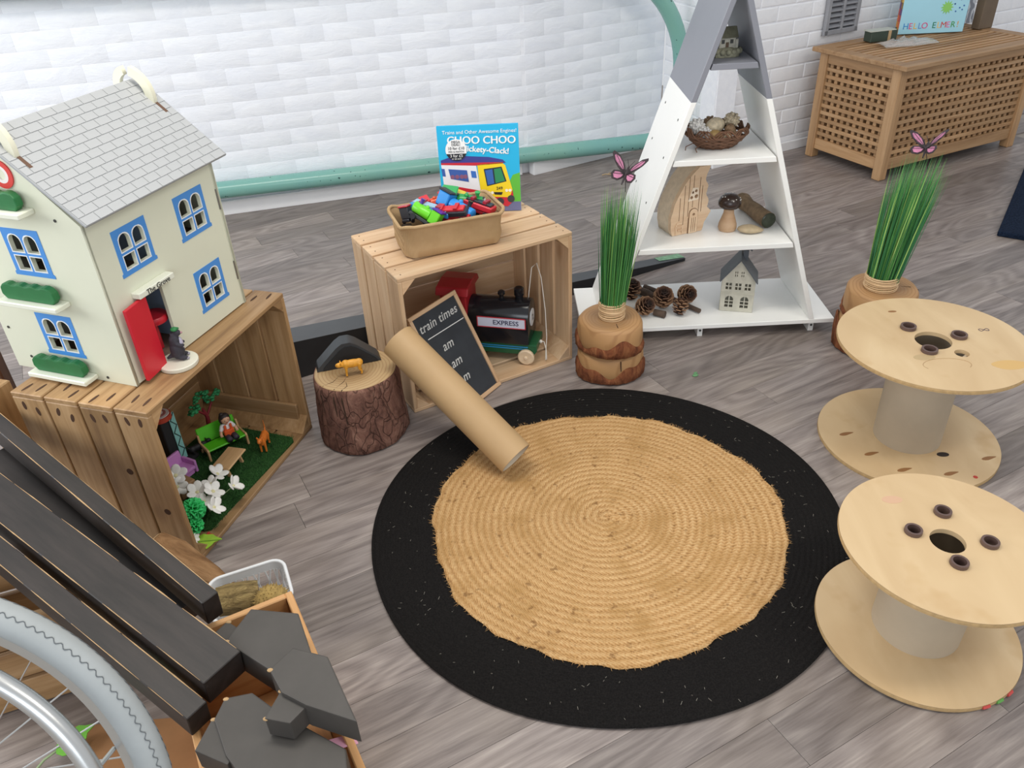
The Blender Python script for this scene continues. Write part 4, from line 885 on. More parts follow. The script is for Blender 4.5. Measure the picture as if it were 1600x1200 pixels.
pc('print_stripe', [(.01, .095), (.128, .070), (.13, .058), (.01, .083)], '#c8283a', 2)
pc('print_roofline', [(.006, .164), (.205, .160), (.205, .156), (.118, .152), (.006, .158)], '#c8283a', 2)
pc('print_cab', [(.122, .154), (.2, .160), (.212, .150), (.232, .07), (.222, .045), (.142, .05), (.128, .07)], '#f2d327', 2)
pc('print_bumper', [(.142, .05), (.222, .045), (.232, .07), (.236, .035), (.215, .015), (.15, .025)], '#c8283a', 3)
pc('print_windscreen', [(.142, .140), (.2, .146), (.214, .098), (.15, .084)], '#26303a', 3)
pc('print_glass', [(.146, .136), (.17, .139), (.174, .092), (.153, .088)], '#3a66b0', 4); pc('print_glass', [(.175, .139), (.197, .142), (.209, .1), (.178, .093)], '#2f8a5a', 4)
pc('print_window', [(.028, .144), (.088, .138), (.092, .1), (.034, .112)], '#3d5fa8', 3)
for x in (.04, .055, .07, .082): pc('print_passenger', circle(.007, 10, (x, .118)), '#8a5a78', 4)
pc('print_window', [(.006, .146), (.016, .145), (.018, .12), (.008, .122)], '#3d5fa8', 3); pc('print_window', [(.1, .136), (.116, .134), (.118, .112), (.102, .114)], '#3d6fc0', 3)
pc('print_grille', [(.17, .064), (.2, .063), (.196, .054), (.174, .056)], '#2b2b30', 4); pc('print_buffer', circle(.013, 14, (.19, .032)), '#3a3d42', 4); pc('print_buffer', circle(.012, 14, (.226, .04)), '#3a3d42', 4)
for x in (.155, .166, .213, .224): pc('print_lamp', circle(.005, 12, (x, .062+.006*(x > .2))), '#f4f1e2', 4)
TW = flat('print_white', '#f4f4f2', .4); TB = flat('print_black', '#22222a', .4)
def btx(s, size, x, z, m, lay=1, rot=0, space=1.0): text('lettering', s, size, m, bkk, T((x, -.0023-.0004*lay, z)) @ UPRIGHT @ RZ(rot), space=space)
btx('Trains and Other Awesome Engines!', .0158, .135, .258, TW, 2); 
for k, off in enumerate((-.0008, 0, .0008)):
    btx('CHOO CHOO', .034, .14+off, .231+off*.5, TW, 2+k, rot=-.02); btx('Clickety-Clack!', .0255, .148+off, .201+off, TW, 2+k, rot=-.10)
btx('249', .014, .19, .076, TB, 5)
stk = MB().lathe([(.034, 0), (.034, .0006), (0, .0006)], 40, T((.058, -.0042, .204)) @ RX(PI/2)).build('price_sticker', flat('sticker_white', '#f2f2f2', .35), bkk)
low = [(.034*math.cos(a), .034*math.sin(a)) for a in [PI+.35+(PI-.7)*k/16 for k in range(17)]]
plate('sticker_band', TB, stk, low, [], .0004, T((.058, -.0050, .204)) @ UPRIGHT)
def stx(s, size, z, m): text('sticker_text', s, size, m, stk, T((.058, -.0056, .204+z)) @ UPRIGHT)
stx('MEGA', .0105, .025, TB); stx('DEAL!', .0105, .0165, TB); stx('10 for £10', .0125, .0052, TB); stx('MIX & MATCH', .0078, -.0055, TB); stx('3 for £5', .0125, -.0185, TW); stx('or £2 each', .007, -.0275, TW)

# ------------------------------------------------------------------ chalkboard
cb = thing('chalkboard', 'small chalkboard reading train times leaning in the pine crate', 'chalkboard')
B1 = Vector((-.0378, 2.2113, .001)); e = Vector((-.605, -.796, 0)); n3 = Vector((.796, -.605, 0)); upv = (n3*-.1653+Vector((0, 0, .3018))); HB = upv.length; upv.normalize()
BWd = .225
xa = -e; ya = upv.cross(xa); frame(cb, B1+e*BWd, xa, ya, upv)   # x right, z up, -y is the written face
FRM = wood('board_frame_wood', '#b48c66', '#cfab86', '#dbbd9b', tone=.06, freq=30)
ft, fd = .013, .012
slab('frame_rail', FRM, cb, BWd, fd, ft, (BWd/2, 0, ft/2)); slab('frame_rail', FRM, cb, BWd, fd, ft, (BWd/2, 0, HB-ft/2))
slab('frame_rail', FRM, cb, HB-2*ft, fd, ft, (ft/2, 0, HB/2), (0, -PI/2, 0)); slab('frame_rail', FRM, cb, HB-2*ft, fd, ft, (BWd-ft/2, 0, HB/2), (0, -PI/2, 0))
MB().box((BWd/2, .001, HB/2), (BWd-.02, .004, HB-.02)).build('slate', flat('slate_black', '#30343a', .75, var=.18, vscale=14), cb)
CHALK = flat('white_chalk', '#e6e6e4', .9, var=.1, vscale=150)
def chk(s, size, x, z): 
    for o_ in (0, .0007): text('chalk_writing', s, size, CHALK, cb, T((x+o_, -.0014, z+o_)) @ UPRIGHT, 'LEFT', shear=.25, space=1.05)
chk('train times', .0385, .022, HB-.052)
MB().box((.118, -.0014, HB-.087), (.17, .0006, .0026)).build('chalk_line', CHALK, cb, rot=(0, .02, 0))
for z in (.135, .195, .252): chk('am', .04, .074, HB-z)

# ------------------------------------------------------------------ wooden toy train
tr = thing('toy_train', 'large wooden toy train with black boiler and green base', 'toy train', (.072, 2.362, .0145), rad(-15))
TBK = flat('train_black_gloss', '#1c1c20', .18); TGR = flat('train_green', '#1f5a38', .35, var=.05); TRD = flat('train_red', '#a5242c', .3)
wlen = .30
MB().prism([(-.30, .03), (.02, .03), (.03, .045), (.03, .07), (-.05, .07), (-.06, .085), (-.30, .085)], -.05, .05, UPRIGHT).build('base', TGR, tr, bevel=.004, seg=2)
mb = MB(); bp = [(-.058, .072), (.058, .072)]+[(.058*math.cos(a), .15+.065*math.sin(a)) for a in [PI*k/16 for k in range(17)]]
mb.prism(bp, -.005, .20, T((.0, 0, 0)) @ RZ(-PI/2) @ RX(PI/2)).build('boiler', TBK, tr, bevel=.004, seg=2, smooth=40)
MB().box((-.245, 0, .165), (.09, .118, .16)).build('cab', TRD, tr, bevel=.003)
MB().prism([(-.075, .243), (.075, .243), (.06, .268), (0, .275), (-.06, .268)], -.055, .055, T((-.245, 0, 0)) @ RZ(PI/2) @ RX(PI/2)).build('cab_roof', TRD, tr, bevel=.003)
MB().lathe([(.014, .21), (.013, .225), (.0165, .23), (.0165, .252), (.012, .256), (0, .256)], 20, T((-.035, 0, 0))).build('funnel', TBK, tr, smooth=40)
MB().lathe([(.008, .21), (.007, .222), (.0125, .228), (.012, .236), (.006, .241), (0, .242)], 16, T((-.095, 0, 0))).build('dome', TBK, tr, smooth=40)
WHL = wood('pale_beech', '#cdb08c', '#e0c8a8', '#ead6ba', tone=.03, freq=20)
for x in (-.005, -.2):
    for s in (-1, 1):
        wl = MB().lathe([(.0, -.007), (.026, -.007), (.028, -.004), (.028, .004), (.024, .007), (.012, .006), (0, .006)], 28, T((x, s*.059, .028)) @ RX(-s*PI/2)).build('wheel', WHL, tr, smooth=35)
        MB().lathe([(.0065, .0), (.0065, .010), (.004, .012), (0, .012)], 12, T((x, s*.059, .028)) @ RX(-s*PI/2)).build('axle_peg', WHL, wl, smooth=35)
sg = MB().box((-.085, -.0592, .152), (.16, .002, .034)).build('name_plate', flat('plate_pale', '#d6d9ea', .35), tr)
for (x, z, sx, sz) in ((-.085, .17, .164, .003), (-.085, .134, .164, .003), (-.004, .152, .003, .039), (-.166, .152, .003, .039)): MB().box((x, -.0598, z), (sx, .002, sz)).build('plate_border', flat('plate_red', '#c23a44', .4), sg)
for o_ in (0, .0005): text('plate_text', 'EXPRESS', .0235, flat('plate_ink', '#34345a', .5), sg, T((-.07+o_, -.0607, .152)) @ UPRIGHT)
for z in (.052, .060): MB().box((-.10, -.0503, z), (.2, .0015, .0035)).build('blue_line', flat('train_blue_line', '#2e93cf', .35), tr)
MB().lathe([(.03, 0), (.03, .002), (0, .003)], 24, T((.005, 0, .15)) @ RY(PI/2)).build('front_disc', flat('front_white', '#d8dade', .4), tr)
text('front_number', '2', .03, TB, tr, T((.0088, 0, .15)) @ RZ(PI/2) @ UPRIGHT)
COT = flat('white_cotton_cord', '#e3dfd6', .8)
MB().tube([(.03, -.0, .058), (.045, -.003, .06), (.055, -.02, .045), (.06, -.035, .012), (.055, -.03, .004), (.05, 0, .02), (.052, .01, .07), (.045, .03, .16), (.028, .055, .27), (.012, .065, .315), (-.004, .06, .30), (-.012, .045, .22), (-.016, .03, .16), (-.018, .0, .16)], .0016, 6).build('pull_cord', COT, tr, smooth=180)
MB().ell((.034, 0, .058), (.006, .006, .006), 8, 6).build('cord_knot', COT, tr)

# ------------------------------------------------------------------ stump with toys
t = NT('rough_bark'); v = t.coord('Object', (1, 1, .55)); n = t.noise(v, 26, 6, .68, .8); vo = t.n('ShaderNodeTexVoronoi', feature='DISTANCE_TO_EDGE'); vo.inputs['Scale'].default_value = 20; 
dsn = t.n('ShaderNodeVectorMath', operation='MULTIPLY_ADD'); nzc = t.n('ShaderNodeTexNoise'); nzc.inputs['Scale'].default_value = 14; t.l(v, nzc.inputs['Vector']); t.l(nzc.outputs['Color'], dsn.inputs[0]); dsn.inputs[1].default_value = (.16, .16, .16); t.l(v, dsn.inputs[2]); t.l(dsn.outputs[0], vo.inputs['Vector'])
c = t.ramp(n, [(.3, '#513a33'), (.5, '#7a574b'), (.7, '#9a7565')]); c = t.mix('#2e201c', c, t.ramp(vo.outputs['Distance'], [(.0, (.55, .55, .55, 1)), (.05, (1, 1, 1, 1))])); t.set(c, .9, spec=.15)
hh_ = t.n('ShaderNodeMath', operation='ADD'); t.l(n, hh_.inputs[0]); t.l(t.ramp(vo.outputs['Distance'], [(0, (0, 0, 0, 1)), (.05, (.25, .25, .25, 1))]), hh_.inputs[1]); t.bump(hh_.outputs[0], 1, .012); ROUGHB = t.m
STOP = CEDAR.copy(); STOP.name = 'cut_stump'
for nd in STOP.node_tree.nodes:
    if nd.type == 'VALTORGB' and abs(nd.color_ramp.elements[0].position-.055) < .001: nd.color_ramp.elements[0].color = lin('#9f835c'); nd.color_ramp.elements[1].color = lin('#b79a70')
stp = thing('tree_stump', 'round bark-covered tree stump between the two crates', 'stump', (-.457, 2.008, 0))
wobs = lambda a, z: 1+.02*math.sin(3*a+z*9)+.012*math.sin(7*a+z*30)+.006*math.sin(17*a+z*70)
MB().lathe([(0, 0), (.128, 0), (.135, .006), (.134, .03), (.132, .06), (.130, .09), (.128, .12), (.126, .15), (.125, .18), (.124, .205), (.121, .214), (.117, .216)], 72, None, wobs).build('bark', ROUGHB, stp, smooth=60)
MB().lathe([(.1175, .2), (.1175, .2165), (.112, .219), (.06, .22), (0, .22)], 72, None, lambda a, z: 1+.02*math.sin(3*a+1.9)).build('cut_top', STOP, stp, smooth=40)
for a, l_ in ((-1.95, .7), (-2.3, .5), (-1.75, .35)): MB().tube([(.117*(1-l_)*math.cos(a), .117*(1-l_)*math.sin(a), .2195), (.117*(1-l_*.5)*math.cos(a+.1), .117*(1-l_*.5)*math.sin(a+.1), .2192), (.116*math.cos(a), .116*math.sin(a), .2172), (.127*math.cos(a), .127*math.sin(a), .19), (.13*math.cos(a+.05), .13*math.sin(a+.05), .09)], [.0006, .0012, .002, .0026, .0008], 5).build('crack', CRACK, stp)
DKG = flat('charcoal_plastic', '#34383c', .45, var=.08)
ar = thing('toy_tunnel', 'charcoal arched toy tunnel standing on the tree stump', 'toy', (-.475, 2.043, .2205), rad(16))
oo = [(-.094, 0), (.094, 0), (.088, .012), (.03, .066), (.012, .077), (-.012, .077), (-.03, .066), (-.088, .012)]
plate('arch_shell', DKG, ar, oo, [], .05, T((-.004, .0, 0)) @ UPRIGHT)
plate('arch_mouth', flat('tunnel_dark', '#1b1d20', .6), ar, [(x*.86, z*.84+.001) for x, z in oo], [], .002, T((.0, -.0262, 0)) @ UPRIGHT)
def animal(name, label, loc, rz, m, L, leg, head, tail, cat='toy animal', parts=None, vox=.0016):
    a = thing(name, label, cat, loc, rz); mb = MB(); bz = leg+L*.16
    mb.ell((0, 0, bz), (L*.42, L*.16, L*.18), 14, 10).ell((L*.26, 0, bz+.02*L), (L*.18, L*.155, L*.19), 12, 8).ell((-L*.28, 0, bz), (L*.17, L*.155, L*.17), 12, 8)
    mb.tube([(L*.3, 0, bz+.05*L), (L*.42, 0, bz+head*.6), (L*.48, 0, bz+head)], [L*.13, L*.1, L*.1], 10)
    mb.ell((L*.54, 0, bz+head), (L*.15, L*.1, L*.11), 12, 8)
    for s in (-1, 1):
        mb.tube([(L*.27, s*L*.09, bz), (L*.28, s*L*.1, leg*.5), (L*.29, s*L*.1, .002)], [L*.075, L*.05, L*.05], 8); mb.tube([(-L*.3, s*L*.09, bz), (-L*.26, s*L*.1, leg*.7), (-L*.34, s*L*.1, leg*.4), (-L*.31, s*L*.1, .002)], [L*.095, L*.06, L*.045, L*.05], 8)
        mb.ell((L*.46, s*L*.1, bz+head+L*.10), (L*.03, L*.05, L*.07), 8, 6)
    if tail: mb.tube([(-L*.4, 0, bz+.08*L), (-L*.5, 0, bz+.2*L), (-L*.48, 0, bz+tail)], [L*.045, L*.03, L*.02], 8)
    mb.build('body', m, a, remesh=vox)
    for s in (-1, 1): MB().ell((L*.62, s*L*.062, bz+head+L*.035), (L*.018,)*3, 6, 5).build('eye', BLK, a)
    return a, bz
cow, bz = animal('toy_calf', 'small yellow-orange toy calf standing on the tree stump', (-.453, 1.972, .2205), rad(195), flat('toy_amber', '#d7972f', .45, var=.18, vscale=60), .07, .026, .001, .0)
# long black wedge lying on the floor behind the crates
wd = thing('foam_wedge', 'long low black wedge lying on the floor behind the crates', 'wedge')
DK = flat('black_vinyl', '#26272a', .6, var=.08); DK2 = flat('dark_grey_vinyl_top', '#47494c', .5, var=.08, vscale=10)
a0 = Vector((-1.02, 2.155)); a1 = Vector((.745, 3.07)); dv = (a1-a0).normalized(); nv = Vector((-dv.y, dv.x))
h0, h1, wdt = .165, .012, .115
V = []
for q, h in ((a0, h0), (a1, h1)):
    for s in (0, wdt if q is a0 else .05):
        for z in (0.001, h): p = q+nv*s; V.append((p.x, p.y, z))
MB().add(V, [(0, 1, 3, 2), (4, 6, 7, 5), (0, 4, 5, 1), (2, 3, 7, 6), (0, 2, 6, 4)]).build('wedge_body', DK, wd)
tz = Vector((0, 0, .0012))
V2 = [Vector(V[1])+tz*.2, Vector(V[5])+tz*.2, Vector(V[7])+tz*.2, Vector(V[3])+tz*.2]; V2 += [p+tz for p in V2]
MB().add(V2, [(3, 2, 1, 0), (4, 5, 6, 7), (0, 1, 5, 4), (1, 2, 6, 5), (2, 3, 7, 6), (3, 0, 4, 7)]).build('top_face', DK2, wd)
q0, q1 = V2[4].lerp(V2[5], .94), V2[7].lerp(V2[6], .94); e0_, e1_ = V2[5].lerp(V2[6], .1), V2[5].lerp(V2[6], .95)
MB().add([q0.lerp(q1, .35)+tz, e0_+tz, e1_+tz, q1+tz, q0.lerp(q1, .35)+tz*2, e0_+tz*2, e1_+tz*2, q1+tz*2], [(3, 2, 1, 0), (4, 5, 6, 7), (0, 1, 5, 4), (1, 2, 6, 5), (2, 3, 7, 6), (3, 0, 4, 7)]).build('green_patch', flat('green_flaking_paint', '#79a080', .7, var=.3, vscale=60), wd)
# ------------------------------------------------------------------ dolls house
CREAM = flat('cream_paint', '#dedfc9', .4, var=.02, vscale=8); ROOFG = flat('roof_grey', '#b3b5b6', .5, var=.03, vscale=10); ROOFL = flat('roof_line', '#a3a5a6', .6)
HBL = flat('window_blue', '#4a8fd8', .4); HRED = flat('door_red', '#cf2233', .35); HGRN = flat('hedge_green', '#1e6b38', .5, var=.12, vscale=25)
HWL = flat('window_line_white', '#eef0ee', .4); HIN = flat('inside_brown', '#8b7263', .8, var=.1, vscale=15)
dh = thing('dolls_house', 'cream wooden dolls house with grey roof on the aged crate', 'dolls house', (-.8644, 1.5799, .4645), rad(69.3))
FL, FD, WH, RZ_ = .432, .356, .392, .57; TK = .009
def pane_holes(x0, x1, z0, z1):
    b = .014; g = .010; xm = (x0+x1)/2; zm = z0+(z1-z0)*.47
    return [arch(x0+b, xm-g/2, zm+g/2, z1-b, 8), arch(xm+g/2, x1-b, zm+g/2, z1-b, 8), [(x0+b, z0+b), (xm-g/2, z0+b), (xm-g/2, zm-g/2), (x0+b, zm-g/2)], [(xm+g/2, z0+b), (x1-b, z0+b), (x1-b, zm-g/2), (xm+g/2, zm-g/2)]]
def grow(h, k):
    cx = sum(p[0] for p in h)/len(h); cy = sum(p[1] for p in h)/len(h)
    return [(p[0]+k*(1 if p[0] > cx else -1), p[1]+k*(1 if p[1] > cy else -1)) for p in h]
def house_window(wall, x0, x1, z0, z1, M):
    hs_ = pane_holes(x0, x1, z0, z1); big = [grow(h, .0022) for h in hs_]
    s = .004
    fr_ = plate('window_frame', HBL, wall, [(x0, z0), (x1, z0), (x1+s, z0), (x1+s, z0+.008), (x1, z0+.01), (x1, z1), (x0, z1), (x0, z0+.01), (x0-s, z0+.008), (x0-s, z0)], big, .0012, M @ T((0, 0, TK/2+.0006)))
    for a, b in zip(big, hs_): plate('pane_outline', HWL, fr_, a, [b], .0016, M @ T((0, 0, TK/2+.0008)))
    return hs_
# front
fwins = [(.066, .17, .245, .352), (.268, .373, .243, .352), (.268, .370, .05, .160)]
holes = []
for w_ in fwins: holes += pane_holes(*w_)
door_hole = [(.092, .004), (.16, .004), (.16, .192), (.092, .192)]
MF = T((0, TK/2, 0)) @ UPRIGHT
front = plate('front_wall', CREAM, dh, [(.004, .003), (FL-.012, .003), (FL-.012, WH), (.004, WH)], holes+[door_hole], TK, MF)
for w_ in fwins: house_window(front, *w_, MF)
MB().box((FL-.005, TK/2, WH/2), (.010, TK, WH)).build('hinge_post', CREAM, dh, bevel=.001)
for z in (.10, .295):
    h_ = MB().tube([(FL-.011, -.001, z-.026), (FL-.011, -.001, z+.026)], .0022, 8).build('hinge', flat('hinge_steel', '#8d8a84', .35, metal=.8), dh)
# gables
go = [(0, 0), (FD, 0), (FD, WH), (FD/2, RZ_-.008), (0, WH)]
gw = [(.126, .230, .26, .371), (.127, .231, .056, .164)]
MG = T((TK/2, 0, 0)) @ RZ(-PI/2) @ UPRIGHT      # drawing x runs backwards from the front corner, faces -x
MG = T((TK/2, 0, 0)) @ Matrix(((0, 0, -1, 0), (1, 0, 0, 0), (0, 1, 0, 0), (0, 0, 0, 1)))
gh = []
for w_ in gw: gh += pane_holes(*w_)
gab = plate('gable_wall', CREAM, dh, go, gh, TK, MG)
for w_ in gw: house_window(gab, *w_, MG)
plate('gable_wall', CREAM, dh, go, [], TK, T((FL-TK, 0, 0)) @ MG)
MB().box((FL/2, FD-TK/2, WH/2), (FL-.02, TK, WH)).build('back_wall', CREAM, dh)
for z in (.004, .205): MB().box((FL/2, FD/2+.004, z), (FL-.02, FD-.02, .007)).build('inner_floor', HIN, dh)
MB().box((.215, FD/2+.01, .2), (.006, FD-.04, .38)).build('inner_partition', flat('inside_blue', '#8aa0bb', .8), dh)
# window boxes with hedges
for (z, v0, v1) in ((.412, .108, .28), (.196, .108, .28), (.006, .108, .28)):
    wbx = MB().box((-.021, (v0+v1)/2, z+.006), (.042, v1-v0, .012)).build('window_box', flat('sill_cream', '#e6e7d6', .4), dh, bevel=.002)
    L_ = v1-v0-.02; hp = [(-L_/2+.01, 0), (L_/2-.01, 0), (L_/2, .012), (L_/2-.002, .028)]+[(L_/2-.006-(L_-.012)*(k+.5)/16, .034+.006*abs(math.sin(PI*4*(k+.5)/16))) for k in range(16)]+[(-L_/2+.002, .028), (-L_/2, .012)]
    MB().prism([(y+(v0+v1)/2, zz+z+.0122) for y, zz in hp], .009, .027, Matrix(((0, 0, -1, 0), (1, 0, 0, 0), (0, 1, 0, 0), (0, 0, 0, 1)))).build('hedge', HGRN, wbx, bevel=.003, seg=2)
plate('ring_sign', flat('sign_red', '#d8423c', .4), dh, circle(.03, 32, (.16, .492)), [circle(.019, 24, (.16, .492))], .003, T((-.006, 0, 0)) @ MG)
plate('ring_sign_inner', flat('sign_white', '#efe6e2', .4), dh, circle(.019, 24, (.16, .492)), [circle(.012, 20, (.16, .492))], .003, T((-.006, 0, 0)) @ MG)
for (y, z) in ((.062, .40), (.335, .11), (.335, .33), (.08, .012), (.3, .035)):
    MB().lathe([(.0035, 0), (.0035, .001)], 10, T((-.0006, y, z)) @ RY(-PI/2)).build('screw', SCR, dh)
# roof, each slate a raised piece
run = FD/2+.03; rise = RZ_-.395; rl_ = math.hypot(run, rise); ra = math.atan2(rise, run)
rf = MB().box((0, rl_/2, 0), (FL+.038, rl_, .007)).build('roof_panel', ROOFL, dh, (FL/2+.006, -.03, .395+.004), (ra, 0, 0), bevel=.0015)
MB().box((0, rl_/2, 0), (FL+.038, rl_, .007)).build('roof_panel', ROOFG, dh, (FL/2+.006, FD+.03, .395+.004), (ra, 0, PI), bevel=.0015)
rows, SW_, sh_h = 13, .0385, rl_/13
SLM = {}
tot = FL+.034
for r in range(rows):
    x = -tot/2-(SW_/2 if r % 2 else 0)
    while x < tot/2-.004:
        xa_, xb_ = max(x, -tot/2)+.0008, min(x+SW_, tot/2)-.0008
        if xb_-xa_ > .006:
            k = round(xb_-xa_, 3)
            if k not in SLM: SLM[k] = MB().box((0, 0, 0), (k, sh_h-.0014, .0012)).mesh('slate', bevel=.0004); SLM[k].materials.append(ROOFG)
            link('slate', SLM[k], None, rf, ((xa_+xb_)/2, sh_h*(r+.5), .0041))
        x += SW_
HOOK = flat('hook_cream', '#e9e6cf', .4)
def hook(x):
    c0 = Matrix(((0, 0, -1, x), (1, 0, 0, 0), (0, 1, 0, 0), (0, 0, 0, 1)))
    def arc(a0, a1, ro_, ri, cy, cz): return [(cy+ro_*math.cos(a0+(a1-a0)*k/12), cz+ro_*math.sin(a0+(a1-a0)*k/12)) for k in range(13)]+[(cy+ri*math.cos(a1+(a0-a1)*k/12), cz+ri*math.sin(a1+(a0-a1)*k/12)) for k in range(13)]
    f_ = plate('roof_hook', HOOK, dh, arc(PI*1.1, PI*.60, .072, .05, FD/2+.006, RZ_-.03), [], .012, c0)
    plate('roof_hook', HOOK, dh, arc(PI*.42, -PI*.06, .046, .026, FD/2-.004, RZ_-.006), [], .012, c0)
    MB().box((0, 0, 0), (.009, .04, .0004)).build('roof_slot', flat('slot_brown', '#6a4f3e', .8), rf, (x-FL/2-.006+.002, rl_*.66, .0049))
hook(.012); hook(FL-.006)
# porch
MB().box((.127, -.011, .2), (.118, .024, .015)).build('porch_lintel', flat('sill_cream', '#e6e7d6', .4), dh, bevel=.002)
for o_ in (0, .0003): text('porch_text', 'The Grove', .0175, flat('sign_ink', '#3d3d3d', .5), dh, T((.130+o_, -.0236, .2)) @ UPRIGHT)
dr = MB().box((-.038, -.005, .094), (.076, .009, .182)).build('front_door', HRED, dh, (.092, -.004, .005), (0, 0, rad(7)), bevel=.0012)
stl = MB().lathe([(0, .115), (.034, .115), (.036, .119), (.036, .128), (.033, .132), (0, .132)], 28, T((.152, .05, -.03))).lathe([(.006, .04), (.006, .115)], 8, T((.152, .05, -.03))).build('inside_table', HRED, dh, smooth=40)
# doorstep with mole figurine
ds_ = MB().lathe([(0, 0), (.045, 0), (.046, .002), (.046, .009), (.044, .011), (0, .011)], 36).build('round_step', flat('step_cream', '#e4e2d0', .45), None, (-.796, 1.672, .465), smooth=40); tag(ds_, 'round cream disc lying at the dolls house door', 'disc')
mo = thing('mole_figurine', 'small dark furry mole figurine standing on the cream disc', 'figurine', (-.793, 1.678, .4765), rad(15))
MOLE = flat('mole_fur', '#37353d', .8, var=.25, vscale=90, bump=.7, bscale=160)
mb = MB(); mb.ell((0, 0, .026), (.017, .018, .027), 14, 10).ell((.0, -.002, .05), (.013, .013, .017), 12, 8).tube([(-.002, 0, .062), (.008, 0, .07)], [.010, .008], 8).ell((.009, 0, .069), (.010, .009, .009), 10, 8).tube([(-.014, 0, .012), (-.028, 0, .005)], [.007, .003], 8)
for s in (-1, 1): mb.ell((.010, s*.011, .006), (.012, .006, .006), 10, 6).tube([(.002, s*.012, .046), (.014, s*.012, .038), (.018, s*.007, .04)], [.005, .0045, .004], 8)
mb.build('body', MOLE, mo, remesh=.0018)
MB().ell((.019, 0, .068), (.0035, .003, .003), 8, 6).build('nose', flat('mole_pink', '#b58a90', .5), mo)
MB().tube([(.009, 0, .079), (.0095, 0, .079)], .001, 5).ell((.006, .0, .079), (.009, .009, .005), 10, 6).ell((.012, .004, .078), (.005, .004, .003), 8, 5).build('green_cap', flat('cap_green', '#2c7a44', .6, var=.2, vscale=150), mo, smooth=180)
MB().ell((.012, 0, .04), (.006, .009, .018), 10, 8).build('pale_apron', flat('apron_lilac', '#b9b3c4', .7), mo, smooth=180)
for s in (-1, 1): MB().ell((.019, s*.011, .004), (.005, .004, .0035), 8, 5).build('paw', flat('paw_grey', '#9a94a0', .6), mo, smooth=180)

# ------------------------------------------------------------------ garden inside the aged crate
ZF = .0135
t = NT('artificial_turf'); v = t.coord('Object'); n = t.noise(v, 220, 3, .7); t.set(t.ramp(n, [(.3, '#16301a'), (.7, '#37602f')]), .9, spec=.1); TURF = t.m
tm = thing('turf_mat', 'dark green artificial turf mat inside the aged crate', 'mat', c2(0, 0, ZF), 1.253)
MB().prism([(.09, .045), (.10, .03), (.49, .008), (.505, .02), (.515, .30), (.16, .33), (.10, .2)], .0005, .006).build('backing', TURF, tm)
tb_ = MB()
for k in range(5200):
    u_, v_2 = rng.uniform(.1, .51), rng.uniform(.015, .3); p = Vector((u_, v_2, .005)); d = Vector((rng.uniform(-1, 1)*.006, rng.uniform(-1, 1)*.006, rng.uniform(.006, .011))); an = rng.uniform(0, PI); s = Vector((math.cos(an), math.sin(an), 0))*.0009
    tb_.add([p-s, p+s, p+d], [(0, 1, 2)])
tag(tb_.build('turf_blades', flat('turf_green', '#345f2e', .8, var=.25, vscale=90), tm), kind='stuff')
ZT = ZF+.007
def put(name, label, cat, u, v, rz=0, z=ZT): return thing(name, label, cat, c2(u, v, z), 1.253+rz)
BGN = flat('bench_green', '#58c41f', .45, var=.04)
bn = put('toy_bench', 'bright green toy bench with wooden ends on the turf', 'bench', .408, .185, rad(-32))
MB().box((0, -.005, .033), (.115, .045, .006)).build('seat', BGN, bn, bevel=.002); MB().box((0, .026, .058), (.115, .006, .05)).build('backrest', BGN, bn, rot=(rad(-16), 0, 0), bevel=.002)
TOYW = wood('toy_wood', '#b28a5e', '#cfa878', '#dcbb90', tone=.04, freq=30)
for s in (-1, 1): MB().prism([(-.03, 0), (-.022, 0), (-.02, .026), (.024, .026), (.028, 0), (.036, 0), (.038, .06), (.03, .06), (.026, .038), (-.026, .04), (-.03, .034)], -.003, .003, T((s*.059, 0, 0)) @ RZ(PI/2) @ RX(PI/2)).build('bench_end', TOYW, bn, bevel=.001)
# doll
dl = put('toy_doll', 'toy doll in orange dungarees and white shirt sitting on bench', 'doll', .425, .175, rad(-32), ZT+.037)
SKIN = flat('doll_skin', '#d9a98a', .5); SHRT = flat('doll_shirt', '#e4e3e2', .6, var=.06, vscale=90); ORG = flat('doll_orange', '#dd5a25', .6); TRS = flat('doll_trousers', '#3b3440', .6); HAIR = flat('doll_hair', '#2b2220', .6, var=.2, vscale=120)
mb = MB(); mb.ell((0, .004, .024), (.016, .011, .022), 12, 9).ell((-.011, .003, .037), (.009, .008, .009), 8, 6).ell((.011, .003, .037), (.009, .008, .009), 8, 6)
for s in (-1, 1): mb.tube([(s*.014, .002, .038), (s*.021, -.001, .026)], [.0065, .006], 8)
mb.build('shirt', SHRT, dl, remesh=.0016)
for s in (-1, 1): MB().tube([(s*.0215, -.0015, .026), (s*.024, -.005, .017), (s*.0235, -.008, .011)], [.0048, .0045, .005], 8).build('forearm', SKIN, dl, smooth=180)
db = MB().box((0, -.006, .017), (.031, .014, .022)).build('dungarees', ORG, dl, bevel=.004, seg=2)
for s in (-1, 1): MB().box((s*.0085, -.0085, .034), (.007, .004, .022)).build('strap', ORG, db, bevel=.001)
for s in (-1, 1): MB().tube([(s*.0085, .004, .006), (s*.0095, -.022, .007), (s*.0098, -.032, .004)], [.009, .0085, .009], 10).build('leg', TRS, dl, smooth=180)
hd = MB().ell((0, 0, .060), (.0135, .0125, .0145), 14, 10).tube([(0, .001, .042), (0, .001, .05)], .005, 8).build('head', SKIN, dl, smooth=180)
MB().ell((0, -.0125, .0585), (.002, .002, .002), 6, 5).build('nose', SKIN, hd)
for s in (-1, 1): MB().ell((s*.005, -.0118, .0615), (.0014, .0008, .0014), 6, 5).build('eye', BLK, hd)
MB().box((0, -.0122, .0535), (.005, .001, .001)).build('mouth', flat('doll_mouth', '#a8504a', .5), hd)
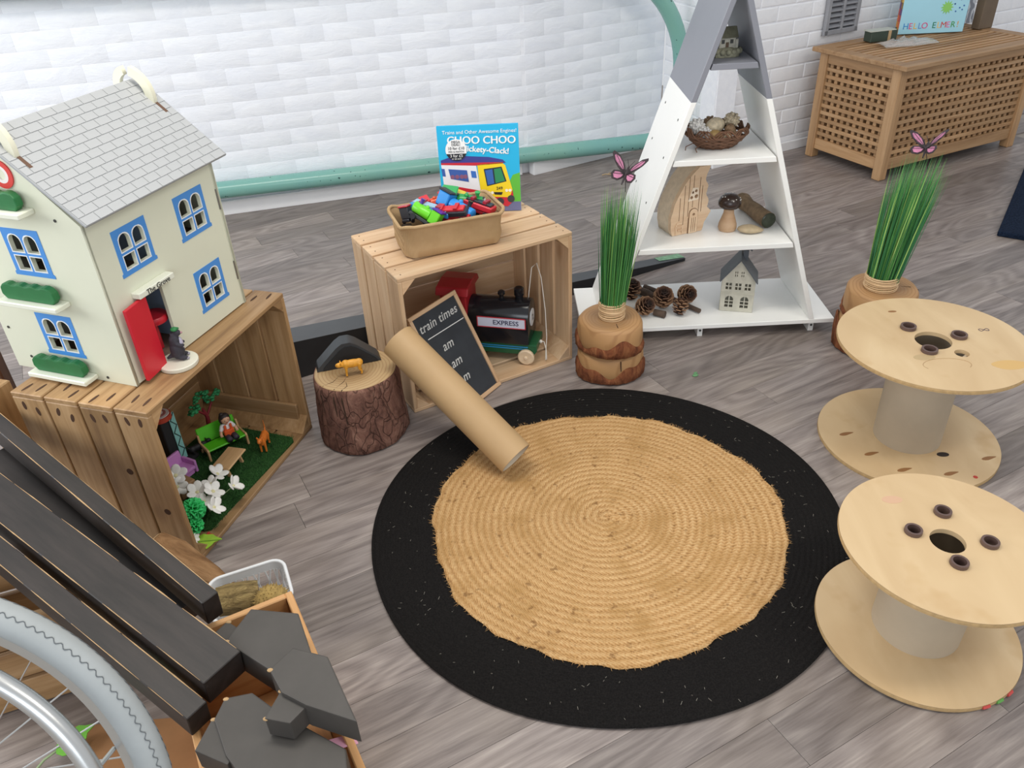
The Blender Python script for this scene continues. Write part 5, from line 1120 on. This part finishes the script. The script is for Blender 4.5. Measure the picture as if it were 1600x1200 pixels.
MB().ell((0, .0035, .0655), (.0155, .0135, .0125), 12, 8).ell((-.012, .004, .058), (.005, .008, .012), 8, 6).ell((.012, .004, .058), (.005, .008, .012), 8, 6).ell((-.006, .002, .079), (.007, .006, .005), 8, 6).build('hair', HAIR, hd, smooth=180)
# table
tbl = put('toy_table', 'little wooden toy picnic table on the turf', 'table', .330, .117, rad(3))
tp_ = slab('tabletop', TOYW, tbl, .098, .058, .007, (0, 0, .036), bev=.003); 
for s in (-1, 1): MB().prism([(-.02, 0), (-.01, 0), (-.006, .032), (.006, .032), (.01, 0), (.02, 0), (.012, .033), (-.012, .033)], -.003, .003, T((s*.033, 0, 0)) @ RZ(PI/2) @ RX(PI/2)).build('trestle', TOYW, tbl)
animal('toy_cat', 'orange toy cat with raised tail on the turf', c2(.438, .07, ZT), 1.253+rad(200), flat('toy_cat_orange', '#d9772a', .5, var=.06), .07, .026, .016, .042)
# black toy dog lying in the shade
animal('toy_dog', 'black toy dog standing beside the green bench', c2(.365, .245, ZT), 1.253+rad(-35), flat('toy_dog_black', '#1e1d1f', .6, var=.15), .06, .018, .008, .03)
dk = MB().prism([(-.06, -.05), (.06, -.06), (.07, .03), (.01, .05), (-.06, .04)], 0, .012).build('dark_cloth', flat('black_felt', '#1d1d20', .9, var=.1, vscale=40), None, c2(.30, .302, ZF+.0072), (0, 0, 1.253), bevel=.005, seg=2); tag(dk, 'black felt pad in the back corner of the crate', 'cloth')
PNK = flat('toy_pink', '#cf8fd0', .35)
pk = put('toy_armchair', 'lilac pink plastic toy chair among the flowers', 'chair', .262, .232, rad(-10))
MB().box((0, 0, .022), (.07, .05, .012)).build('seat', PNK, pk, bevel=.004, seg=2); MB().box((0, .022, .042), (.07, .01, .05)).build('backrest', PNK, pk, rot=(rad(-10), 0, 0), bevel=.004, seg=2)
for s in (-1, 1): MB().box((s*.034, -.002, .024), (.008, .05, .04)).build('armrest', PNK, pk, bevel=.003, seg=2)
MB().box((0, .0, .008), (.06, .04, .015)).build('base', PNK, pk, bevel=.002)
pb = put('toy_bottle', 'small pink toy block lying near the crate end', 'toy', .165, .125, .4); MB().box((0, 0, .008), (.03, .014, .015)).build('block', PNK, pb, bevel=.003); MB().lathe([(.004, 0), (.004, .008), (0, .008)], 10, T((.015, 0, .008)) @ RY(PI/2)).build('stopper', PNK, pb)
bs_ = MB().box((0, 0, .02), (.055, .05, .04)).build('cardboard_block', flat('tan_card', '#a98660', .8, var=.1), None, c2(.205, .185, ZT), (0, 0, 1.0), bevel=.003); tag(bs_, 'small tan card block behind the white flowers', 'block')
# flower sprays
PET = flat('petal_white', '#ecebe6', .7, var=.05, vscale=80); STM = flat('stem_pale_green', '#8ea37a', .6)
def flower(parent, p, d, r):
    d = Vector(d).normalized(); q = d.to_track_quat('Z', 'Y').to_matrix().to_4x4(); M0 = T(p) @ q
    f = MB().ell((0, 0, r*.1), (r*.2, r*.2, r*.14), 8, 5, M0).build('flower', flat('flower_heart', '#d9d3a4', .7), parent, smooth=180)
    for k in range(5):
        M = M0 @ RZ(2*PI*k/5+rng.uniform(-.2, .2)) @ RY(rng.uniform(-.75, -.3)) @ T((r*.62, 0, 0))
        MB().ell((0, 0, 0), (r*.55, r*.42, r*.09), 10, 6, M).build('petal', PET, f, smooth=180)
def spray(label, u, v, fl_, rz=0, leaves=()):
    s = put('flower_spray', label, 'flowers', u, v, rz, ZT)
    for (x, y, z, d, r) in fl_:
        MB().tube([(0, 0, .006), (x*.5, y*.5, z*.7), (x, y, z)], .0014, 5).build('stem', STM, s); flower(s, (x, y, z), d, r)
    for (x, y, z, a, L_) in leaves:
        MB().ell((0, 0, 0), (L_, L_*.45, .0015), 12, 6, T((x, y, z)) @ RZ(a) @ RY(-.3)).build('leaf', flat('leaf_green', '#4d8f35', .6, var=.15, vscale=40), s, smooth=180)
    return s
spray('spray of white silk flowers lying across the turf', .15, .065, [(.085, .02, .06, (.2, -.4, 1), .028), (.057, -.045, .055, (.5, -.8, .6), .029), (.007, .028, .06, (-.3, -.2, 1), .029), (.016, -.014, .064, (.1, -.6, .9), .028), (-.032, -.046, .058, (.3, -.8, .7), .028), (.045, .012, .06, (-.2, .1, 1), .024), (-.01, .0, .05, (-.2, -.6, .7), .022)], 0, ((.03, .06, .03, 1.2, .028), (.0, .07, .022, 2.2, .02)))
spray('white silk rose close against the crate end slats', .165, .175, [(.02, .0, .08, (-.5, -.6, .8), .03), (.0, -.012, .06, (-.3, -.9, .4), .026)])
spray('pale cream silk blossoms at the crate front corner', .045, .055, [(.0, .0, .035, (.2, -1, .5), .016), (-.005, -.02, .02, (.3, -1, .4), .015), (.02, .02, .055, (-.6, -.6, .7), .013)])
pm = put('green_pompom_flower', 'emerald green ruffled artificial flower on a stem', 'flower', .085, .05, 0)
def ruff(c, r, n):
    mb = MB()
    for k in range(n):
        a, e = k*2.4, math.asin(-1+2*(k+.5)/n); q = Vector((math.cos(e)*math.cos(a), math.cos(e)*math.sin(a), math.sin(e))); M = T(Vector(c)+q*r*.72) @ q.to_track_quat('Z', 'Y').to_matrix().to_4x4() @ RZ(k*1.3)
        mb.ell((0, 0, 0), (r*.30, r*.07, r*.34), 7, 5, M); mb.ell((0, r*.1, 0), (r*.07, r*.26, r*.32), 7, 5, M)
    return mb
FG = flat('ruffle_green', '#35c06a', .6, var=.1, vscale=60)
ruff((0, .0, .075), .03, 60).build('upper_ruffle', FG, pm, smooth=180); ruff((-.022, -.008, .042), .023, 44).build('lower_ruffle', FG, pm, smooth=180)
MB().tube([(-.01, .0, .0), (-.012, .0, .03), (0, 0, .07)], .002, 6).build('stem', STM, pm)
vl = put('vine_leaf', 'lime green artificial vine leaf on the crate edge', 'leaf', .045, .018, rad(-60), ZF+.012)
LIME = flat('lime_leaf', '#8cb52c', .6, var=.15, vscale=30)
lo_ = [(-.028, 0), (-.022, -.012), (-.008, -.021), (.004, -.019), (.012, -.022), (.024, -.013), (.03, -.006), (.05, -.001), (.034, .010), (.026, .019), (.012, .021), (.004, .025), (-.010, .021), (-.022, .012)]
plate('leaf_blade', LIME, vl, lo_, [], .0016, RX(.25)); MB().tube([(-.03, 0, .0), (.0, .002, .002), (.046, -.003, -.0)], .0011, 5).build('leaf_vein', flat('vein_dark', '#5f8a2a', .6), vl)
MB().tube([(-.03, 0, 0), (-.05, .01, .004), (-.06, .03, .01)], .0014, 5).build('leaf_stalk', flat('vein_dark', '#5f8a2a', .6), vl)
rr_ = put('red_ribbon', 'small red ribbon bow below the green flower', 'ribbon', .078, .028, 0, ZF+.001); MB().box((0, 0, .004), (.022, .006, .006)).build('band', flat('ribbon_red', '#b2332f', .6), rr_, bevel=.002); MB().box((.004, -.008, .004), (.006, .018, .005)).build('tail', flat('ribbon_red', '#b2332f', .6), rr_, bevel=.002)
# plastic tree at the back
tre = put('toy_tree', 'plastic toy tree with red trunk against the crate back', 'toy tree', .475, .285, 0)
RT = flat('tree_red', '#8e3038', .5)
MB().tube([(0, 0, 0), (.004, 0, .05), (-.004, 0, .085)], [.008, .006, .004], 8).tube([(.002, 0, .05), (.03, -.01, .09)], [.004, .003], 6).tube([(0, 0, .06), (-.03, 0, .095)], [.004, .003], 6).build('trunk', RT, tre, smooth=60)
for (x, y, z, r) in ((-.035, 0, .1, .03), (.004, 0, .125, .034), (.04, -.01, .105, .03)):
    mb = MB()
    for k in range(22): a = rng.uniform(0, 2*PI); q = r*rng.uniform(.3, 1); mb.ell((x+q*math.cos(a), y+q*.5*math.sin(a), z+rng.uniform(-.006, .008)), (.008, .006, .004), 6, 4)
    mb.build('foliage', flat('tree_green', '#2d8a55', .6, var=.2, vscale=60), tre, smooth=180)
# helter-skelter strip and roundel
hsx = put('toy_fairground_tower', 'toy tower with teal zigzag strip and red ring top', 'toy', .312, .29, rad(-12))
MB().box((0, 0, .08), (.035, .03, .16)).build('tower', flat('tower_black', '#26272a', .6), hsx, bevel=.002)
sp_ = MB().box((.02, -.018, .085), (.02, .003, .17)).build('teal_strip', flat('strip_teal', '#8fc9c4', .5), hsx)
for k in range(8): MB().box((0, 0, 0), (.0022, .001, .027), T((.02, -.0205, .012+k*.021)) @ RY(rad(36 if k % 2 else -36))).build('zigzag_line', flat('strip_black', '#23332f', .6), sp_)
MB().lathe([(.03, 0), (.03, .014), (0, .014)], 28, T((0, 0, .16))).build('red_ring', flat('ring_red', '#c24a34', .5), hsx); MB().lathe([(.026, 0), (.026, .002), (0, .002)], 28, T((0, 0, .1742))).build('white_face', flat('ring_white', '#d9d3d0', .5), hsx)
MB().lathe([(.018, 0), (.018, .002), (0, .002)], 24, T((0, 0, .1764))).build('spiral_band', flat('ring_rose', '#a86a66', .5), hsx); MB().lathe([(.010, 0), (.010, .002), (0, .002)], 20, T((0, 0, .1785))).build('spiral_centre', flat('ring_white', '#d9d3d0', .5), hsx)
MB().lathe([(.008, 0), (0, .03)], 12, T((0, 0, .1806))).build('finial', flat('ring_white', '#d9d3d0', .5), hsx)

# ------------------------------------------------------------------ foreground: driftwood, basket, boxes, black timbers, wheel
t = NT('driftwood'); v = t.coord('Object', (.35, 1, 1)); n = t.noise(v, 24, 5, .65, .7); t.set(t.ramp(n, [(.3, '#5a3f29'), (.5, '#8a6847'), (.72, '#a98560')]), .85, spec=.2); t.bump(n, 1, .01); DRIFT = t.m
def along(a, b):
    a, b = Vector(a), Vector(b); x = (b-a).normalized(); y = Vector((0, 0, 1)).cross(x).normalized(); return a, x, y, x.cross(y), (b-a).length
dw = thing('driftwood_log', 'barkless brown driftwood log lying before the aged crate', 'log'); o_, x_, y_, z_, L_ = along((-.86, 1.405, .12), (-.66, 1.335, .04)); frame(dw, o_, x_, y_, z_)
MB().tube([(-.005, 0, 0), (.0, 0, 0), (.05, .003, .002), (.1, 0, -.004), (.15, -.006, 0), (.215, -.012, -.004)], [.036, .041, .041, .036, .03, .018], 16).build('wood', DRIFT, dw, smooth=60)
MB().lathe([(.039, 0), (.036, .004), (.02, .006), (0, .006)], 18, T((-.004, 0, 0)) @ RY(-PI/2)).build('cut_end', flat('driftwood_end', '#a98a62', .8, var=.2, vscale=40, bump=.4, bscale=60), dw, smooth=40)
# white plastic basket
WP = flat('white_plastic', '#e6e8ea', .35)
pb_ = thing('plastic_basket', 'white pierced plastic basket holding bark and a moss ball', 'basket', (-.605, 1.262, .0008), rad(22))
BXa, BYa, BZa = .085, .07, .115
MB().prism(rrect(BXa-.01, BYa-.01, .025), 0, .004).build('base', WP, pb_)
MB().tube([(p[0], p[1], BZa) for p in rrect(BXa, BYa, .03, 6)], .0042, 8, closed=True).build('rim', WP, pb_, smooth=180)
pts = rrect(BXa-.001, BYa-.001, .03, 6); n_ = len(pts); band = MB()
band.add([(p[0], p[1], BZa) for p in pts]+[(p[0]*.985, p[1]*.985, BZa-.022) for p in pts]+[(p[0]*.96, p[1]*.96, BZa-.022) for p in pts]+[(p[0]*.97, p[1]*.97, BZa) for p in pts], [(i*n_+k, i*n_+(k+1) % n_, ((i+1) % 4)*n_+(k+1) % n_, ((i+1) % 4)*n_+k) for i in range(4) for k in range(n_)]); band.build('upper_band', WP, pb_, smooth=40)
lb = MB(); lb.add([(p[0]*.9, p[1]*.9, .002) for p in pts]+[(p[0]*.93, p[1]*.93, .03) for p in pts]+[(p[0]*.905, p[1]*.905, .03) for p in pts]+[(p[0]*.875, p[1]*.875, .002) for p in pts], [(i*n_+k, i*n_+(k+1) % n_, ((i+1) % 4)*n_+(k+1) % n_, ((i+1) % 4)*n_+k) for i in range(4) for k in range(n_)]); lb.build('lower_band', WP, pb_, smooth=40)
for k in range(n_):
    a_, b_2 = pts[k], pts[(k+1) % n_]
    ln2 = math.hypot(a_[0]-b_2[0], a_[1]-b_2[1]); m2 = max(1, round(ln2/.014))
    for j in range(m2):
        f0, f1 = j/m2, (j+1)/m2; A_ = (a_[0]+(b_2[0]-a_[0])*f0, a_[1]+(b_2[1]-a_[1])*f0); B_ = (a_[0]+(b_2[0]-a_[0])*f1, a_[1]+(b_2[1]-a_[1])*f1)
        if (k+j) % 2 == 0:
            MB().tube([(A_[0]*.92, A_[1]*.92, .028), (B_[0]*.97, B_[1]*.97, BZa-.02)], .0022, 5).build('lattice_strut', WP, pb_); MB().tube([(B_[0]*.92, B_[1]*.92, .028), (A_[0]*.97, A_[1]*.97, BZa-.02)], .0022, 5).build('lattice_strut', WP, pb_)
t = NT('ridged_bark'); v = t.coord('Object', (.4, 1, 1)); n = t.noise(v, 60, 5, .65, 1.2); t.set(t.ramp(n, [(.3, '#5b4a2c'), (.5, '#8f7a4e'), (.7, '#b29c68')]), .9); t.bump(n, 1, .012); RIDGE = t.m
bl = thing('bark_log', 'ridged grey-brown bark log in the white plastic basket', 'log'); o_, x_, y_, z_, L_ = along((-.675, 1.245, .102), (-.592, 1.268, .094)); frame(bl, o_, x_, y_, z_)
MB().tube([(0, 0, 0), (.03, .002, 0), (.06, 0, .002), (L_, 0, 0)], [.032, .035, .035, .033], 18).build('bark', RIDGE, bl, smooth=60)
MB().lathe([(.031, 0), (.02, .002), (0, .003)], 16, T((L_, 0, 0)) @ RY(PI/2)).build('cut_end', flat('bark_log_end', '#8b6b48', .8, var=.2), bl)
ball = MB().ell((0, 0, 0), (.038, .038, .038), 20, 14)
for k in range(260):
    a, e_ = k*2.39996, math.asin(-1+2*(k+.5)/260); q = Vector((math.cos(e_)*math.cos(a), math.cos(e_)*math.sin(a), math.sin(e_))); s = Vector((-q.y, q.x, .2)).normalized()*.002; p = q*.037; ball.add([p-s, p+s, p+q*.006+Vector((rng.uniform(-.004, .004), rng.uniform(-.004, .004), 0))], [(0, 1, 2)])
mbll = ball.build('moss_ball', flat('moss_tan', '#a48a52', .95, var=.3, vscale=90, bump=1, bscale=140), None, (-.553, 1.238, .079), smooth=60); tag(mbll, 'fuzzy tan moss ball in the white plastic basket', 'ball')
mbll.location.z = .102
# open wooden box at the front
ob = thing('open_box', 'shallow open wooden box under the black timber blocks', 'box', (-.461, 1.132, 0), rad(27))
BOXW = wood('box_pine', '#b07a48', '#cf9c66', '#dfb27e', tone=.12, freq=18)
bw, bl_, bh = .235, .46, .25
slab('side_board', BOXW, ob, bl_, .014, bh, (-.007, -bl_/2, bh/2), (0, 0, PI/2), .002); slab('side_board', BOXW, ob, bl_, .014, bh, (-bw+.007, -bl_/2, bh/2), (0, 0, PI/2), .002)
slab('end_board', BOXW, ob, bw-.028, .014, bh, (-bw/2, -.007, bh/2), (0, 0, 0), .002); slab('end_board', BOXW, ob, bw-.028, .014, bh, (-bw/2, -bl_+.007, bh/2), (0, 0, 0), .002)
slab('bottom_board', BOXW, ob, bl_-.03, bw-.03, .01, (-bw/2, -bl_/2, .006), (0, 0, PI/2), .001)
# small crate and cardboard behind the wheel
sc = thing('small_crate', 'small orange-brown slatted crate behind the wheel', 'crate', (-1.04, 1.18, 0), rad(20))
sw_, sd_, sh2 = .40, .19, .25
for i in range(3):
    z = .04+i*.085
    for y in (-sd_/2+.006, sd_/2-.006): slab('side_slat', OLDCRATE, sc, sw_, .075, .011, (0, y, z), (PI/2, 0, 0), .002)
    for x in (-sw_/2+.006, sw_/2-.006): slab('end_slat', OLDCRATE, sc, sd_-.026, .075, .011, (x, 0, z), (PI/2, 0, PI/2), .002)
for x in (-1, 1):
    for y in (-1, 1): slab('corner_post', OLDCRATE, sc, sh2, .022, .022, (x*(sw_/2-.024), y*(sd_/2-.024), sh2/2), (0, -PI/2, 0), .002)
slab('bottom_board', OLDCRATE, sc, sw_-.03, sd_-.03, .01, (0, 0, .006))
kb = MB().prism([(-.94, 1.02), (-.70, 1.03), (-.505, .66), (-.56, .62), (-.80, .80)], .001, .006).build('kraft_board', flat('brown_card_sheet', '#9b6f46', .8, var=.14, vscale=9), bevel=.0008); tag(kb, 'large brown cardboard sheet lying on the floor behind the wheel', 'cardboard')
gl = thing('green_garland', 'bright green artificial leaf on a stem behind the wheel', 'leaf', (-.935, .955, .0065), .3)
MB().tube([(-.09, -.05, .003), (-.05, -.04, .004), (-.02, -.01, .012), (.01, .0, .02)], .0025, 6).build('stem', STM, gl, smooth=180)
plate('leaf_blade', flat('bright_leaf', '#63a72c', .6, var=.15, vscale=30), gl, [(x*1.05, y*1.05) for x, y in lo_], [], .002, T((.03, .004, .022)) @ RX(.25) @ RZ(.5))
MB().tube([(.0, 0, .0235), (.03, .006, .024), (.072, .03, .0235)], .0012, 5).build('leaf_vein', flat('vein_dark', '#5f8a2a', .6), gl)

wpst = thing('wooden_offcut', 'pale knotty wooden board standing beside the aged crate end', 'board', (-1.255, 1.665, 0), rad(-18))
slab('board', OLDCRATE, wpst, .43, .075, .03, (0, 0, .215), (0, -PI/2, 0), .003); slab('cross_piece', OLDCRATE, wpst, .09, .03, .03, (.05, 0, .015), (0, 0, 0), .002)
dps = thing('dark_post', 'dark brown wooden post standing behind the aged crate', 'post', (-1.335, 1.80, 0), .2)
DKW = wood('dark_brown_wood', '#3b2519', '#5b3a27', '#774f36', tone=.05)
slab('post', DKW, dps, .54, .05, .05, (0, 0, .27), (0, -PI/2, 0), .004); slab('foot', DKW, dps, .11, .11, .012, (0, 0, .006), (0, 0, 0), .002)

# black painted timbers
t = NT('black_timber_paint'); v = t.coord('Object', (.12, 1, 1)); n = t.noise(v, 40, 5, .65); sc_ = t.noise(t.coord('Object', (.09, 1, 1)), 46, 2, .5)
c = t.ramp(n, [(.3, '#1f1b19'), (.7, '#352e2b')]); c = t.mix(c, '#b9b3ac', t.ramp(sc_, [(.74, (0, 0, 0, 1)), (.80, (.7, .7, .7, 1))])); t.set(c, .5); t.bump(n, .15); TIMB = t.m
CHIP = flat('chipped_edge', '#b5946a', .8, var=.2, vscale=60)
def timber(label, a, b, w_, h_, chip=True):
    o = thing('painted_timber', label, 'timber', group='black painted timbers'); o0, x_, y_, z_, L_ = along(a, b); frame(o, o0, x_, y_, z_)
    MB().box((L_/2, 0, 0), (L_, w_, h_)).build('beam', TIMB, o, bevel=.0015)
    # worn bare wood along the long arrises
    for (yy, zz) in ((-w_/2+.0006, h_/2-.0004), (w_/2-.0006, h_/2-.0004), (-w_/2+.0006, -h_/2+.0006)):
        x = .01
        while x < L_-.08:
            l2 = rng.uniform(.06, .22); x2 = min(L_-.004, x+l2); m2 = 6; r_ = rng.uniform(.0006, .0014)
            MB().tube([(x+(x2-x)*k/m2, yy, zz) for k in range(m2+1)], [r_*(.3+.9*math.sin(PI*k/m2))*rng.uniform(.6, 1.2) for k in range(m2+1)], 5).build('bare_edge', CHIP, o); x = x2+rng.uniform(.0, .05)
    return o
timber('narrow black painted timber lying highest, next to the aged crate', (-.572, 1.033, .319), (-1.26, 1.596, .404), .034, .062)
timber('black painted timber tucked under the highest one', (-.645, 1.101, .247), (-1.21, 1.505, .325), .056, .05)
timber('widest black painted timber with chalky scratches', (-.519, .898, .296), (-1.22, 1.402, .388), .078, .06)
timber('lowest black painted timber above the grey tyre', (-.548, .831, .279), (-1.17, 1.274, .372), .04, .052)
# dark blocks
BLKM = flat('dark_block_paint', '#45413d', .55, var=.12, vscale=14)
def block(label, top, zt, h, ten, zten, hten):
    cx = sum(p[0] for p in top)/len(top); cy = sum(p[1] for p in top)/len(top)
    o = thing('timber_block', label, 'block', (cx, cy, zt-h), group='dark painted wooden blocks')
    MB().prism([(p[0]-cx, p[1]-cy) for p in top], 0, h).build('body', BLKM, o, bevel=.0025, seg=2)
    MB().prism([(p[0]-cx, p[1]-cy) for p in ten], zten-hten-(zt-h), zten-(zt-h), None).build('tenon', BLKM, o, bevel=.002, seg=2)
    for (p, q) in ((ten[0], zten), (ten[1], zten-.003), (top[0], zt)):
        MB().ell((p[0]*.97+.03*cx-cx, p[1]*.97+.03*cy-cy, q-(zt-h)-.001), (.0055, .004, .0025), 8, 5).build('chip', CHIP, o)
    return o
block('dark wooden block resting against the open box end', [(-.531, .959), (-.503, 1.031), (-.412, 1.015), (-.372, .925), (-.385, .908), (-.437, .893)], .315, .062, [(-.549, 1.022), (-.518, 1.001), (-.52, .962), (-.57, .99)], .295, .04)
block('dark wooden block overlapping the open box side edge', [(-.421, .858), (-.39, .9), (-.328, .878), (-.263, .754), (-.348, .788), (-.391, .813)], .362, .055, [(-.397, .823), (-.412, .775), (-.37, .764), (-.346, .797)], .352, .043)
block('dark wooden block lowest of the three on the open box', [(-.505, .85), (-.461, .858), (-.403, .815), (-.288, .747), (-.275, .684), (-.412, .676), (-.476, .746), (-.512, .81)], .305, .054, [(-.518, .815), (-.452, .775), (-.471, .733), (-.53, .76)], .30, .045)
pkc = MB().box((0, 0, 0), (.05, .002, .04)).build('pink_card', flat('pink_card', '#e3a6bf', .6), None, (-.315, .80, .24), (rad(60), .2, .4)); tag(pkc, 'scrap of pink card tucked inside the open box', 'card')

# wheelchair wheel
wh = thing('spoked_wheel', 'large spoked wheel with grey tyre and steel push rim', 'wheel')
wx_ = Vector((math.cos(-.359), math.sin(-.359), 0)); wn = Vector((-wx_.y, wx_.x, 0)); frame(wh, (-.877, .673, .330), (1, 0, 0), (0, .9325, -.3612), (0, .3612, .9325)); wh.scale = (1.177,)*3
def ring(R_, r_, yy, n=120, m=14, sq=1): return MB().tube([(R_*math.cos(2*PI*k/n), yy, R_*math.sin(2*PI*k/n)) for k in range(n)], r_, m, closed=True)
TYRE = flat('grey_rubber', '#a3a8a9', .6, var=.05, vscale=20); STEEL = flat('brushed_steel', '#c4c5c4', .3, metal=.85); DKL = flat('tread_line', '#6a6f72', .8)
ring(.2805, .0195, 0).build('tyre', TYRE, wh, smooth=180)
tread = MB()
for sd2 in (-1, 1):
    pts = []
    N = 150
    for k in range(N*6):
        a = 2*PI*k/(N*6); an = .9+.13*math.sin(k*2*PI/6)*1; R_ = .2805+.0197*math.cos(an*.78); yy = sd2*.0197*math.sin(an*.78); pts.append((R_*math.cos(a), yy, R_*math.sin(a)))
    tread.tube(pts, .0006, 4, closed=True)
tag(tread.build('tread_groove', DKL, wh), kind='stuff')
rm = MB(); n = 120; prof = [(.268, -.013), (.268, .013), (.254, .011), (.249, 0), (.254, -.011)]
rm.add([(q*math.cos(2*PI*k/n), y, q*math.sin(2*PI*k/n)) for (q, y) in prof for k in range(n)], [(i*n+k, i*n+(k+1) % n, ((i+1) % 5)*n+(k+1) % n, ((i+1) % 5)*n+k) for i in range(5) for k in range(n)]); rm.build('rim', STEEL, wh, smooth=30)
ring(.246, .0115, -.052, m=14).build('push_rim', STEEL, wh, smooth=180)
for k in range(6): a = k*PI/3+.3; MB().tube([(.25*math.cos(a), -.008, .25*math.sin(a)), (.246*math.cos(a), -.048, .246*math.sin(a))], .003, 6).build('rim_tab', STEEL, wh)
for k in range(28):
    a = 2*PI*k/28; b = a+(.5 if k % 2 else -.5); MB().tube([(.25*math.cos(a), 0, .25*math.sin(a)), (.024*math.cos(b), .02*(1 if k % 4 < 2 else -1), .024*math.sin(b))], .0011, 5).build('spoke', STEEL, wh)
MB().lathe([(0, -.032), (.012, -.032), (.026, -.026), (.026, -.016), (.014, -.012), (.014, .012), (.026, .016), (.026, .026), (0, .03)], 24, RX(PI/2)).build('hub', STEEL, wh, smooth=30)
